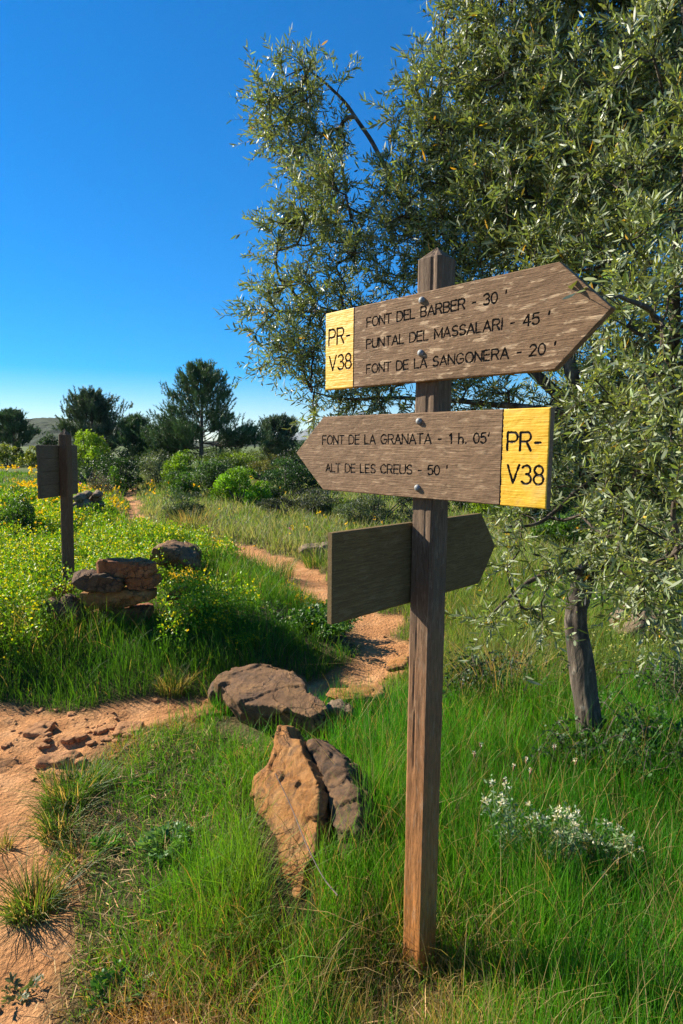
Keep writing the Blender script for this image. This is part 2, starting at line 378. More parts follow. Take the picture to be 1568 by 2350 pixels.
# ---------------------------------------------------------------- main signpost
PX, PY, LX, LY, YAW, PA = .2598, 1.7066, .0093, .004, .7967, .08
h2 = PA/2; BD = .0223
def arc(cx, cy, rx, ry, a0, a1, n=10):
    a = np.radians(np.linspace(a0, a1, n)); return [(cx+rx*math.cos(t), cy+ry*math.sin(t)) for t in a]
GL = {' ': (.38, []), '-': (.42, [[(.06, .42), (.36, .42)]]), "'": (.2, [[(.1, 1), (.07, .74)]]), '.': (.22, [[(.1, .02), (.11, .03)]]),
 'F': (.56, [[(0, 0), (0, 1), (.52, 1)], [(0, .53), (.44, .53)]]), 'O': (.78, [arc(.39, .5, .39, .5, 0, 360, 24)]),
 'N': (.7, [[(0, 0), (0, 1), (.68, 0), (.68, 1)]]), 'T': (.66, [[(0, 1), (.64, 1)], [(.32, 1), (.32, 0)]]),
 'D': (.7, [[(0, 0), (0, 1), (.28, 1)]+arc(.28, .5, .42, .5, 90, -90, 14)+[(0, 0)]]),
 'E': (.58, [[(.56, 0), (0, 0), (0, 1), (.55, 1)], [(0, .53), (.48, .53)]]), 'L': (.52, [[(0, 1), (0, 0), (.5, 0)]]),
 'B': (.64, [[(0, 0), (0, 1), (.36, 1)]+arc(.36, .76, .24, .24, 90, -90)+[(0, .52), (.36, .52)]+arc(.36, .26, .27, .26, 90, -90)+[(0, 0)]]),
 'A': (.72, [[(0, 0), (.36, 1), (.72, 0)], [(.12, .33), (.6, .33)]]),
 'R': (.66, [[(0, 0), (0, 1), (.38, 1)]+arc(.38, .75, .25, .25, 90, -90)+[(0, .5)], [(.36, .5), (.64, 0)]]),
 'P': (.62, [[(0, 0), (0, 1), (.36, 1)]+arc(.36, .74, .26, .26, 90, -90)+[(0, .48)]]),
 'U': (.68, [[(0, 1), (0, .33)]+arc(.34, .33, .34, .33, 180, 360, 14)+[(.68, 1)]]),
 'M': (.8, [[(0, 0), (0, 1), (.4, .2), (.8, 1), (.8, 0)]]), 'I': (.06, [[(.03, 0), (.03, 1)]]),
 'S': (.6, [arc(.31, .75, .27, .25, 30, 270, 14)+arc(.31, .25, .29, .25, 90, -150, 14)]),
 'G': (.76, [arc(.39, .5, .38, .5, 40, 335, 20)+[(.74, .46), (.42, .46)]]), 'C': (.7, [arc(.39, .5, .38, .5, 45, 315, 20)]),
 'V': (.7, [[(0, 1), (.35, 0), (.7, 1)]]), 'h': (.5, [[(0, 0), (0, 1)], [(0, .38)]+arc(.24, .38, .24, .24, 180, 0, 10)+[(.48, 0)]]),
 '0': (.56, [arc(.28, .5, .28, .5, 0, 360, 22)]), '1': (.3, [[(.0, .82), (.2, 1), (.2, 0)]]),
 '2': (.56, [arc(.28, .73, .26, .27, 160, -20, 10)+[(0, 0), (.56, 0)]]),
 '3': (.56, [arc(.27, .76, .25, .24, 150, -90, 12)+arc(.27, .27, .29, .27, 90, -150, 12)]),
 '4': (.6, [[(.44, 0), (.44, 1), (0, .3), (.6, .3)]]), '5': (.56, [[(.5, 1), (.08, 1), (.03, .55)]+arc(.26, .33, .29, .32, 130, -150, 14)]),
 '8': (.56, [arc(.28, .76, .24, .24, 0, 360, 16), arc(.28, .27, .28, .27, 0, 360, 18)])}
def layout(text, u0, u1, z0, hgt, z1=None):
    """single-stroke lettering laid from u0 to u1 on a baseline z0 (z1 at its end)"""
    gap = .17; tot = sum(GL[c][0]+gap for c in text)-gap; k = (u1-u0)/tot; x = 0; segs = []
    for c in text:
        wd, st = GL[c]
        for s in st:
            q = [(u0+(x+a)*k, z0+((z1 if z1 is not None else z0)-z0)*(x+a)/tot+b*hgt) for a, b in s]
            segs += list(zip(q[:-1], q[1:]))
        x += wd+gap
    return segs
def sub_mesh(V, F, mask):
    f = F[mask]; u, inv = np.unique(f, return_inverse=True); return V[u], inv.reshape(f.shape)
def make_board(parent, name, uL, uR, tip, zb, zt, seam, texts, ytexts, ysign, wood, bolts, label=None):
    """arrow board on the front face (local -Y side): grid front with routed grooves, seam, rounded arris; then sides and back"""
    du = .0012; lo, hi = min(uL, tip), max(uR, tip)
    us = np.arange(lo, hi+du/2, du); nz = int((zt-zb)/du)
    tt = np.linspace(0, 1, nz); zc = (zb+zt)/2; hz = (zt-zb)/2
    if tip > uR: k = np.clip((tip-us)/(tip-uR), .012, 1)
    else: k = np.clip((us-tip)/(uL-tip), .012, 1)
    k = np.minimum(k, 1)
    U = np.repeat(us[:, None], nz, 1); Zg = zc+hz*k[:, None]*(2*tt[None]-1)
    def field(segs, hw):
        D = np.full(U.shape, 1.)
        for (a, b) in segs:
            x0, x1 = min(a[0], b[0])-hw*2, max(a[0], b[0])+hw*2
            i0, i1 = np.searchsorted(us, [x0, x1]); 
            if i1 <= i0: continue
            j0 = max(0, int((min(a[1], b[1])-hw*2-zb)/(zt-zb)*nz)-2); j1 = int((max(a[1], b[1])+hw*2-zb)/(zt-zb)*nz)+3
            uu = U[i0:i1, j0:j1]; zz = Zg[i0:i1, j0:j1]
            dx, dz = b[0]-a[0], b[1]-a[1]; l2 = dx*dx+dz*dz+1e-12
            s = np.clip(((uu-a[0])*dx+(zz-a[1])*dz)/l2, 0, 1)
            D[i0:i1, j0:j1] = np.minimum(D[i0:i1, j0:j1], np.hypot(uu-a[0]-s*dx, zz-a[1]-s*dz))
        return D
    wob = .0007*fbm(np.stack([U*160, Zg*160, U*0], -1), 2, 5)
    d1 = field(texts, .0027)+wob; d2 = field(ytexts, .0036)+wob; d3 = np.abs(U-seam)+wob*.5
    g = np.maximum(np.clip(1-(d1/.0020)**2, 0, 1), np.clip(1-(d2/.0029)**2, 0, 1))
    gs = np.clip(1-(d3/.0017)**2, 0, 1)
    grain = .00022*fbm(np.stack([U*16, Zg*420, U*0], -1), 2, 11)+.0004*fbm(np.stack([U*40, Zg*60, U*0], -1), 3, 12)
    edge = np.minimum(np.minimum(tt, 1-tt)[None]*2*hz*k[:, None], np.minimum(us-lo, hi-us)[:, None]*.7+0*U)
    rnd = .003*(1-np.sqrt(np.clip(1-(1-np.clip(edge/.003, 0, 1))**2, 0, 1)))
    Yl = -(h2+BD)+rnd-grain+.0042*g+.004*gs
    V = np.stack([U, Yl, Zg], -1).reshape(-1, 3); n, m_ = U.shape
    i = np.arange(n-1)[:, None]*m_; j = np.arange(m_-1)[None]
    F = np.stack([i+j, i+m_+j, i+m_+j+1, i+j+1], -1).reshape(-1, 4)
    cm = ((np.maximum(g, gs) > .18)).reshape(-1)[F].sum(1) >= 2
    uc = V[F[:, 0], 0]; yl = (uc > seam) if ysign > 0 else (uc < seam)
    b = empty_part = bpy.data.objects
    # boundary: sides and back
    top = np.arange(n)*m_+m_-1; bot = np.arange(n)*m_; e0 = np.arange(m_); e1 = (n-1)*m_+np.arange(m_)
    loop = np.concatenate([bot, e1[1:], top[::-1][1:], e0[::-1][1:-1]])
    bk = V[loop].copy(); bk[:, 1] = -h2-.0005
    c = bk.mean(0); nb = len(loop)
    SV = np.concatenate([V[loop], bk, [c]]); a_ = np.arange(nb); b_ = (a_+1) % nb
    SF = np.concatenate([np.stack([a_, nb+a_, nb+b_], -1), np.stack([a_, nb+b_, b_], -1)])
    BF = np.stack([nb+a_, np.full(nb, 2*nb), nb+b_], -1)
    su = SV[SF].mean(1)[:, 0]; ysd = ((su > seam) if ysign > 0 else (su < seam))
    ends = (np.abs(su-(hi if ysign > 0 else lo)) < .0008)
    # board part (wood): front wood + sides + back
    v1, f1 = sub_mesh(V, F, ~cm & ~yl); f1 = np.concatenate([f1[:, [0, 1, 2]], f1[:, [0, 2, 3]]])
    v2, f2 = sub_mesh(SV, np.concatenate([SF[~ysd | ends], BF]), slice(None))
    bo = mesh_np(name, np.concatenate([v1, v2]), np.concatenate([f1, f2+len(v1)]), wood, None, False, parent)
    if label: bo['label'] = label
    v1, f1 = sub_mesh(V, F, ~cm & yl); f1 = np.concatenate([f1[:, [0, 1, 2]], f1[:, [0, 2, 3]]])
    v2, f2 = sub_mesh(SV, SF[ysd & ~ends], slice(None))
    mesh_np('yellow_panel', np.concatenate([v1, v2]), np.concatenate([f1, f2+len(v1)]), M['yellow'], None, False, bo)
    v1, f1 = sub_mesh(V, F, cm)
    mesh_np('lettering', v1, f1, M['groove'], None, True, bo)
    for (bu, bz) in bolts:
        th = np.arange(20)*2*np.pi/20; ph = np.linspace(0, np.pi/2, 7); rb = .0097
        BV = [(bu+rb*math.cos(p_)*math.cos(t_), -(h2+BD)-.0002-.008*math.sin(p_), bz+rb*math.cos(p_)*math.sin(t_)) for p_ in ph for t_ in th]
        BV = [(bu+rb*math.cos(t_), -(h2+BD)+.002, bz+rb*math.sin(t_)) for t_ in th]+BV
        BF_ = [(r*20+k_, r*20+(k_+1) % 20, (r+1)*20+(k_+1) % 20, (r+1)*20+k_) for r in range(7) for k_ in range(20)]
        mesh_np('bolt', BV, BF_, M['bolt'], None, True, bo)
    return bo
def post_mesh(parent, half, ch, z0, z1, apex, mat, rings=220, seed=3, name='post'):
    """square post with chamfered arrises, grain relief and a low pyramid top"""
    c = half-ch; corner = [(half, -c), (half, c), (c, half), (-c, half), (-half, c), (-half, -c), (-c, -half), (c, -half)]
    pr = []
    for i in range(8):
        a, b = np.array(corner[i]), np.array(corner[(i+1) % 8]); k = 11 if i % 2 == 0 else 3
        pr += [a+(b-a)*s/k for s in range(k)]
    pr = np.array(pr); nrm = unit(pr); m_ = len(pr)
    zs = np.linspace(z0, z1, rings)
    V = np.repeat(pr[None], rings, 0); Z = np.repeat(zs[:, None], m_, 1)
    P3 = np.stack([V[..., 0]*70, V[..., 1]*70, Z*5], -1)
    dsp = .0011*fbm(P3, 3, seed)+.0009*fbm(np.stack([V[..., 0]*20, V[..., 1]*20, Z*14], -1), 3, seed+5)
    cr = fbm(np.stack([V[..., 0]*110, V[..., 1]*110, Z*2.2], -1), 2, seed+9); dsp = dsp-.0028*sm(.55, .8, cr)
    V = V+nrm[None]*dsp[..., None]
    VV = np.concatenate([np.stack([V[..., 0], V[..., 1], Z], -1).reshape(-1, 3)])
    # pyramid cap in four steps
    caps = []
    for s in (.75, .5, .25):
        q = V[-1]*s; caps.append(np.concatenate([q, np.full((m_, 1), z1+(apex-z1)*(1-s))+.0008*rng.normal(size=(m_, 1))], 1))
    VV = np.concatenate([VV]+caps+[[[0, 0, apex]]]); nr = rings+3
    i = np.arange(nr-1)[:, None]*m_; j = np.arange(m_)[None]; k = (j+1) % m_
    F = np.concatenate([np.stack([i+j, i+k, i+m_+k], -1).reshape(-1, 3), np.stack([i+j, i+m_+k, i+m_+j], -1).reshape(-1, 3)])
    l = (nr-1)*m_; jj = np.arange(m_); F = np.concatenate([F, np.stack([l+jj, l+(jj+1) % m_, np.full(m_, nr*m_)], -1)])
    o = mesh_np(name, VV, F, mat, None, False, parent); return o
def frame_matrix(x, y, z, lx, ly, yaw):
    zz = Vector((lx, ly, 1)).normalized(); rot = Vector((0, 0, 1)).rotation_difference(zz).to_matrix().to_4x4()
    return Matrix.Translation((x, y, z)) @ rot @ Matrix.Rotation(-yaw, 4, 'Z')
ZG = CAM_H
sp = empty('signpost'); sp.matrix_world = frame_matrix(PX-LX*ZG, PY-LY*ZG, 0, LX, LY, YAW)
tag(sp, 'square timber trail signpost carrying three arrow boards, in the near grass', 'signpost')
post_mesh(sp, h2, .009, -.25, .503+ZG, .539+ZG, M['post'])
tx1 = (layout("FONT DEL BARBER - 30 '", -.2045, .2600, .342+ZG, .0258, .3425+ZG)
       + layout("PUNTAL DEL MASSALARI - 45 '", -.2045, .3735, .2798+ZG, .0254, .2763+ZG)
       + layout("FONT DE LA SANGONERA - 20 '", -.2035, .3915, .2066+ZG, .0252, .2056+ZG))
ty1 = layout('PR-', -.369, -.273, .307+ZG, .047)+layout('V38', -.367, -.2685, .228+ZG, .0445)
make_board(sp, 'sign_board', -.3855, .3886, .5111, .1691+ZG, .4077+ZG, -.2585, tx1, ty1, -1, M['board'], [(.0, .3861+ZG), (0, .2457+ZG)], 'upper board pointing right with three engraved lines')
tx2 = (layout("FONT DE LA GRANATA -", -.396, .0785, -.0054+ZG, .0270, -.001+ZG)+layout("1 h. 05'", .1045, .2265, -.0005+ZG, .0255, .0005+ZG)
       + layout("ALT DE LES CREUS - 50 '", -.380, .102, -.0939+ZG, .0255, -.0857+ZG))
ty2 = layout('PR-', .2765, .3655, -.0165+ZG, .0435)+layout('V38', .280, .3745, -.097+ZG, .0445)
make_board(sp, 'sign_board', -.3932, .3846, -.5303, -.1541+ZG, .0842+ZG, .2613, tx2, ty2, 1, M['board_fine'], [(.0, .0606+ZG), (0, -.1249+ZG)], 'middle board pointing left with two engraved lines')
def plain_board(parent, y0, y1, ytip, zb, zt, x0, x1, mat, name='sign_board'):
    """plain back of an arrow board lying along local Y, between x0 and x1"""
    du = .004; ys = np.linspace(y0, ytip, 200); tt = np.linspace(0, 1, 50); zc, hz = (zb+zt)/2, (zt-zb)/2
    k = np.clip((ytip-ys)/(ytip-y1), .012, 1)
    Yg = np.repeat(ys[:, None], 50, 1); Zg = zc+hz*k[:, None]*(2*tt[None]-1)
    gr = .0002*fbm(np.stack([Yg*14, Zg*220, Yg*0], -1), 3, 41)
    e = np.minimum(np.minimum(tt, 1-tt)[None]*2*hz*k[:, None], np.abs(ys-y0)[:, None]); rnd = .003*(1-np.clip(e/.003, 0, 1))**2
    A = np.stack([x1-rnd+gr, Yg, Zg], -1).reshape(-1, 3); B = np.stack([x0+rnd-gr, Yg, Zg], -1).reshape(-1, 3)
    n, m_ = Yg.shape; i = np.arange(n-1)[:, None]*m_; j = np.arange(m_-1)[None]
    F = np.stack([i+j, i+m_+j, i+m_+j+1, i+j+1], -1).reshape(-1, 4)
    top = np.arange(n)*m_+m_-1; bot = np.arange(n)*m_; loop = np.concatenate([bot, (n-1)*m_+np.arange(m_)[1:], top[::-1][1:], np.arange(m_)[::-1][1:-1]])
    N = len(A); lb = np.roll(loop, -1)
    S = np.stack([loop, lb, lb+N, loop+N], -1)
    return mesh_np(name, np.concatenate([A, B]), np.concatenate([F, F[:, ::-1]+N, S]), mat, None, False, parent)
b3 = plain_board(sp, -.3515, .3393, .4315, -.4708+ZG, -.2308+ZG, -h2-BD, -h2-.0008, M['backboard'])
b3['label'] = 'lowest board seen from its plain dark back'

# ---------------------------------------------------------------- second signpost on the bank
D2 = 5.0; q = at(149, 984, D2); q2 = at(160, 1425, D2)
sp2 = empty('signpost'); zb2 = tz(q2[0], D2); lx2 = (q[0]-q2[0])/(q[2]-q2[2])
yaw2 = -1.46
sp2.matrix_world = frame_matrix(q2[0]-lx2*(q2[2]-zb2), D2, zb2, lx2, 0, yaw2)
tag(sp2, 'dark timber post with a four plank panel seen from behind, beside the stacked stones', 'signpost')
H2 = q[2]-zb2
post_mesh(sp2, .038, .006, -.2, H2-.05, H2, M['oldwood'], 120, 23)
# panel of four planks on the far face: local +Y is away from the viewer
def plank_panel():
    ztp = at(148, 1022, D2)[2]-zb2; ph = .107
    for k in range(4):
        z1 = ztp-k*ph; z0 = z1-ph+.0012; x0, x1 = -.30+.004*(k % 2), .25
        bm = bmesh.new()
        bmesh.ops.create_cube(bm, size=1); bmesh.ops.scale(bm, vec=(x1-x0, .026, z1-z0), verts=bm.verts)
        bmesh.ops.translate(bm, vec=((x0+x1)/2, .038+.0135, (z0+z1)/2), verts=bm.verts)
        bmesh.ops.bevel(bm, geom=bm.edges[:], offset=.003, segments=2, affect='EDGES')
        me = bpy.data.meshes.new('plank'); bm.to_mesh(me); bm.free(); me.materials.append(M['plank'])
        o = bpy.data.objects.new('plank', me); COL.objects.link(o); o.parent = sp2
M['plank'] = wood_mat('old_plank', 0, (.125, .095, .058), (.07, .052, .034), (.18, .14, .09), (.2, .16, .1), .3)
plank_panel()

# ---------------------------------------------------------------- rocks
def rock(name, front, ext, mat, label, group=None, vox=.012, amp=.02, fr=9., seed=1, taper=.9, strata=None, smooth=True, chip=14, cells=22, cst=(1, 1, 1), tilt=.08):
    """stone from a front outline (world points) and a thickness vector; remeshed and roughened"""
    P = np.asarray(front, float); ext = np.asarray(ext, float); c = P.mean(0)
    bm = bmesh.new()
    f = [bm.verts.new(v) for v in P]; mid = [bm.verts.new(c+(v-c)*1.05+ext*.45) for v in P]; bk = [bm.verts.new(c+(v-c)*taper+ext) for v in P]
    n = len(P); bm.faces.new(f); bm.faces.new(bk[::-1])
    for A, B in ((f, mid), (mid, bk)):
        for i in range(n): bm.faces.new((A[i], B[i], B[(i+1) % n], A[(i+1) % n]))
    bmesh.ops.recalc_face_normals(bm, faces=bm.faces)
    me = bpy.data.meshes.new(name); bm.to_mesh(me); bm.free()
    o = bpy.data.objects.new(name, me); COL.objects.link(o)
    md = o.modifiers.new('r', 'REMESH'); md.mode = 'VOXEL'; md.voxel_size = vox; md.adaptivity = 0
    dg = bpy.context.evaluated_depsgraph_get(); me2 = bpy.data.meshes.new_from_object(o.evaluated_get(dg))
    o.modifiers.clear(); o.data = me2; bpy.data.meshes.remove(me); me2.name = name
    nv = len(me2.vertices); co = np.empty(nv*3); me2.vertices.foreach_get('co', co); co = co.reshape(-1, 3)
    no = np.empty(nv*3); me2.vertices.foreach_get('normal', no); no = no.reshape(-1, 3)
    rk_ = np.random.default_rng(seed+1000); cc = co.mean(0); ex = co.max(0)-co.min(0); q_ = co-cc
    for _ in range(chip):
        nn = unit(rk_.normal(size=3)/np.maximum(ex, .02)); pr = q_@nn; lim = pr.max()*rk_.uniform(.80, .97)
        ov = np.clip(pr-lim, 0, None)*.9; q_ = q_-ov[:, None]*nn
    co = cc+q_
    d = amp*(fbm(co*fr, 5, seed, .55)+.5*(1-2*np.abs(fbm(co*fr*.6, 3, seed+50))))
    # fracture facets: every cell of a random partition gets its own small offset and tilt
    K = cells; sd = rk_.uniform(co.min(0), co.max(0), (K, 3)); tl = rk_.normal(size=(K, 3))*tilt; of = rk_.normal(size=K)*amp*.45
    pw = co+.12*ex.max()*np.stack([fbm(co*fr*.7, 2, seed+k_) for k_ in (201, 202, 203)], -1)*.5
    kk = np.argmin((((pw[:, None]-sd[None])/cst)**2).sum(-1), 1)
    d = d*.55+np.clip(of[kk]+((co-sd[kk])*tl[kk]).sum(1), -1.8*amp, 1.8*amp)
    if strata is not None:
        ax, per, sa = strata; s_ = (co@unit(np.asarray(ax, float)))/per+.8*fbm(co*5, 3, seed+70); fr_ = s_-np.floor(s_)
        d = d+sa*(sm(0, .25, fr_)-sm(.8, 1., fr_)-.5)
    co = co+no*d[:, None]
    org = np.array([c[0]+ext[0]/2, c[1]+ext[1]/2, co[:, 2].min()])
    me2.vertices.foreach_set('co', (co-org).ravel()); o.location = org
    me2.polygons.foreach_set('use_smooth', np.full(len(me2.polygons), smooth, bool))
    me2.materials.clear(); me2.materials.append(mat); me2.update()
    return tag(o, label, 'rock', group)
def px(lst, D): return at(np.array([a for a, b in lst]), np.array([b for a, b in lst]), np.broadcast_to(np.asarray(D, float), len(lst)))
def on_plane(lst, p0, nrm):
    a = np.array(lst, float); d = ray(a[:, 0], a[:, 1]); o = np.array([0, 0, CAM_H])
    t_ = ((np.asarray(p0)-o)@nrm)/(d@nrm); return o+d*t_[:, None]
# flat brown boulder: its upper face, sloping to the viewer
n_ = unit(np.array([-.10, -.30, 1.])); p0 = at(620, 1580, 3.25)
rock('boulder', on_plane([(490, 1562), (500, 1548), (540, 1530), (598, 1517), (628, 1521), (660, 1534), (692, 1558), (706, 1588), (745, 1612), (760, 1636), (752, 1650), (722, 1652), (680, 1636), (630, 1622), (562, 1616), (528, 1600), (512, 1583)], p0, n_),
     (.02, .05, -.17), M['rk_brown'], 'big flat brown boulder lying across the end of the red path, wider than tall', vox=.007, amp=.0085, fr=13, seed=4, taper=.9, chip=3, cells=16, tilt=.05)
# upright orange slab and its dark split-off half
A, B_, C_ = at(671, 2075, 1.93), at(660, 1664, 2.62), at(585, 1815, 2.28)
n_ = unit(np.array([-.47, -.42, .76]))
rock('standing_stone', on_plane([(637, 1669), (656, 1664), (664, 1695), (689, 1697), (697, 1728), (709, 1754), (731, 1790), (729, 1815), (730, 1869), (727, 1905), (722, 1958), (699, 1994), (692, 2040), (676, 2112), (644, 2104), (632, 1995), (630, 1925), (613, 1884), (592, 1859), (581, 1825), (586, 1790), (612, 1769), (627, 1736)], A, n_),
     -n_*.12+np.array([.03, .05, 0]), M['rk_orange'], 'tall orange slab of split rock leaning in the grass left of the signpost', vox=.006, amp=.0075, fr=14, seed=9, taper=.95, strata=(n_*.4+np.array([.9, .25, .1]), .09, .005), chip=0, cells=22, cst=(.7, 1.6, 1.2), tilt=.06)
off = -n_*.05+np.array([.012, 0, 0])
rock('standing_stone', on_plane([(694, 1697), (732, 1713), (766, 1731), (781, 1784), (796, 1800), (805, 1894), (766, 1940), (751, 1910), (741, 1869), (739, 1805), (709, 1741)], A, n_)+off,
     -n_*.14+np.array([.05, .05, 0]), M['rk_dark'], 'dark pitted half of the split rock, against the right side of the orange slab', vox=.007, amp=.013, fr=13, seed=14, strata=(n_, .05, .01), chip=6)
# stacked stones: front faces, extruded away from the viewer
def pile(lst, D, dep, mat, label, seed, **k):
    kw = dict(vox=.007, amp=.006, fr=16, chip=16, taper=.97); kw.update(k)
    return rock('stacked_stone', px(lst, D), (0.02, dep*.5, .0), M[mat], label, 'stones stacked beside the wooden post', seed=seed, **kw)
DC = 4.35
pile([(218, 1290), (262, 1289), (345, 1295), (345, 1316), (335, 1327), (262, 1325), (219, 1321)], DC, .34, 'rk_red', 'topmost reddish slab of the stack beside the post', 3, strata=((0, 0, 1), .05, .005))
pile([(155, 1319), (166, 1314), (272, 1330), (275, 1342), (268, 1359), (216, 1361), (190, 1357), (168, 1345)], DC-.06, .34, 'rk_dark', 'rough grey ended stone in the second layer of the stack, nearer the post', 5, amp=.010)
pile([(280, 1331), (352, 1324), (352, 1340), (346, 1355), (296, 1357), (281, 1347)], DC, .3, 'rk_red', 'small stone in the second layer of the stack, away from the post', 7)
pile([(178, 1365), (196, 1361), (300, 1358), (342, 1360), (342, 1380), (300, 1393), (246, 1403), (196, 1397), (176, 1383)], DC-.02, .36, 'rk_stack', 'widest ochre stone in the third layer of the stack', 8, amp=.008)
pile([(184, 1400), (250, 1405), (335, 1393), (338, 1418), (320, 1450), (240, 1460), (196, 1440)], DC+.03, .34, 'rk_red', 'bottom stone of the stack, half hidden by tall grass', 11)
def rk(lst, D, dep, mat, label, seed, up=.0, name='rock', **k):
    kw = dict(vox=.009, amp=.009, fr=13, chip=18); kw.update(k)
    return rock(name, px(lst, D), (0.02, dep, up), M[mat], label, seed=seed, **kw)
rk([(112, 1372), (120, 1352), (134, 1341), (150, 1343), (152, 1362), (140, 1380), (118, 1390)], 4.5, .14, 'rk_orange', 'small pale orange rock at the foot of the plank sign post', 21)
rk([(80, 1400), (100, 1390), (130, 1380), (165, 1380), (180, 1400), (175, 1430), (120, 1430), (85, 1420)], 4.25, .16, 'rk_dark', 'low dark rough rock in the flowers left of the stacked stones', 22, amp=.02)
rk([(378, 1372), (392, 1356), (420, 1349), (412, 1362), (402, 1390), (382, 1395)], 4.5, .12, 'rk_orange', 'small pointed rock in the grass right of the stacked stones', 23)
rk([(333, 1270), (352, 1256), (385, 1255), (420, 1268), (438, 1282), (442, 1312), (425, 1326), (380, 1318), (336, 1300)], 5.6, .5, 'rk_brown', 'rounded grey brown boulder with pitted surface behind the stacked stones', 25, vox=.014, amp=.028, fr=7, taper=.75)
g_ = ground(525, 1264)
rk([(517, 1268), (521, 1254), (527, 1250), (540, 1260), (545, 1268)], g_[1], .15, 'rk_orange', 'small pointed stone at the far edge of the winding path', 26)
rk([(684, 1263), (700, 1256), (735, 1252), (768, 1254), (768, 1268), (762, 1296), (735, 1287), (690, 1277)], 8.2, .45, 'rk_grey', 'long ledge of pale rock beside the far bend of the path', 27, vox=.02, amp=.02, fr=5, strata=((0, 0, 1), .09, .012))
for i, (cx, cy, r_) in enumerate([(180, 1148, 12), (196, 1137, 11), (210, 1146, 12), (188, 1160, 13), (205, 1162, 12), (221, 1160, 9), (172, 1164, 9), (219, 1137, 7)]):
    a_ = np.linspace(0, 2*np.pi, 8)[:-1]; rr = r_*(.75+.5*rng.random(7))
    o = rock('heaped_stone', px(list(zip(cx+rr*np.cos(a_)*1.15, cy+rr*np.sin(a_)*.85)), 10.2+.15*(i % 3)), (0, .25, .02), M['rk_grey'], 'weathered grey stone in the heap seen just right of the plank sign', 'grey stones heaped in the meadow', vox=.025, amp=.03, fr=6, seed=60+i)
# slabs and lumps around the boulder and along the path
rk([(742, 1608), (800, 1600), (880, 1600), (888, 1608), (830, 1614), (790, 1622), (745, 1618)], 3.35, .2, 'rk_orange', 'thin flat slab lying right of the big brown boulder', 31, amp=.007)
rk([(742, 1632), (770, 1622), (800, 1632), (812, 1652), (770, 1668), (742, 1660)], 3.2, .14, 'rk_grey', 'low stone half buried against the right end of the brown boulder', 32)
rk([(884, 1538), (905, 1527), (944, 1519), (944, 1534), (900, 1546)], 3.9, .18, 'rk_orange', 'flat stone just left of the near signpost, at the path edge', 33, amp=.007)
rk([(474, 1585), (500, 1570), (545, 1590), (552, 1625), (500, 1632), (476, 1610)], 3.45, .2, 'rk_dark', 'shaded stone tucked under the left end of the brown boulder', 35)
FS_ = 0
def flat_stone(lst, D, label, seed, mat='rk_orange', th=.05):
    g = np.array([ground(a, b) for a, b in lst]); g[:, 2] = g[:, 2].mean()+.028
    return rock('flat_stone', g, (0, 0.01, -th-.03), M[mat], label, seed=seed, vox=.007, amp=.007, fr=12, taper=1.05)
M['rk_dirt'] = rock_mat('earthy_stone', (.37, .165, .065), (.48, .225, .09), (.55, .29, .13), (.28, .13, .055), .4, 2.)
flat_stone([(425, 1662), (470, 1622), (520, 1604), (545, 1612), (520, 1640), (470, 1650)], 0, 'low flat orange stone between the red path and the big brown boulder', 34)
flat_stone([(536, 1735), (560, 1718), (592, 1724), (604, 1748), (565, 1762)], 0, 'low orange stone sunk in the verge grass beside the orange slab', 36)
flat_stone([(82, 1770), (108, 1750), (150, 1740), (186, 1742), (160, 1757), (120, 1768)], 0, 'long flat stone embedded in the red earth path, nearest the viewer', 41, 'rk_dirt')
flat_stone([(160, 1762), (185, 1752), (202, 1756), (180, 1768)], 0, 'small flat stone touching the end of the long path stone', 42, 'rk_dirt')
flat_stone([(258, 1690), (280, 1672), (330, 1668), (322, 1684), (285, 1692)], 0, 'flat stone in the rubble of the red path, under the grass edge', 43, 'rk_dirt')
flat_stone([(52, 1692), (75, 1676), (125, 1664), (132, 1670), (100, 1688)], 0, 'wedge shaped flat stone in the shaded upper edge of the red path', 44, 'rk_dirt')
cr_ = np.random.default_rng(12)
for i in range(46):
    cx, cy = 215+cr_.normal()*85, 1690+cr_.normal()*26
    g = ground(cx, cy); a_ = np.linspace(0, 2*np.pi, 8)[:-1]; r_ = .010+.022*cr_.random()**2
    rr = r_*(.6+.7*cr_.random(7)); th_ = cr_.random()*6.28; P_ = np.stack([g[0]+rr*np.cos(a_+th_)*1.3, g[1]+rr*np.sin(a_+th_), np.full(7, g[2]+r_*.45)], -1)
    rock('earth_clod', P_, (.004, .004, -r_*.9), M['rk_dirt'], 'lump of red earth in the broken ground of the path', 'lumps of red earth on the path', vox=.005, amp=.005, fr=26, seed=80+i, taper=1.1, chip=6)
# right side, under the olive
rk([(1040, 1625), (1070, 1590), (1120, 1570), (1180, 1545), (1235, 1535), (1240, 1580), (1190, 1625), (1110, 1650)], 3.75, .35, 'rk_red', 'broad broken rock under brambles right of the near signpost', 51, vox=.014, amp=.03, fr=6, strata=((0, 0, 1), .07, .012))
rk([(1440, 1438), (1475, 1422), (1530, 1430), (1575, 1436), (1590, 1478), (1540, 1492), (1470, 1480), (1440, 1465)], 4.25, .4, 'rk_grey', 'pale grey boulder behind the olive trunk', 52, vox=.02, amp=.03, fr=4)
rk([(1545, 1520), (1585, 1510), (1600, 1560), (1550, 1560)], 4.3, .3, 'rk_red', 'reddish stone in the grass right of the olive trunk', 53)

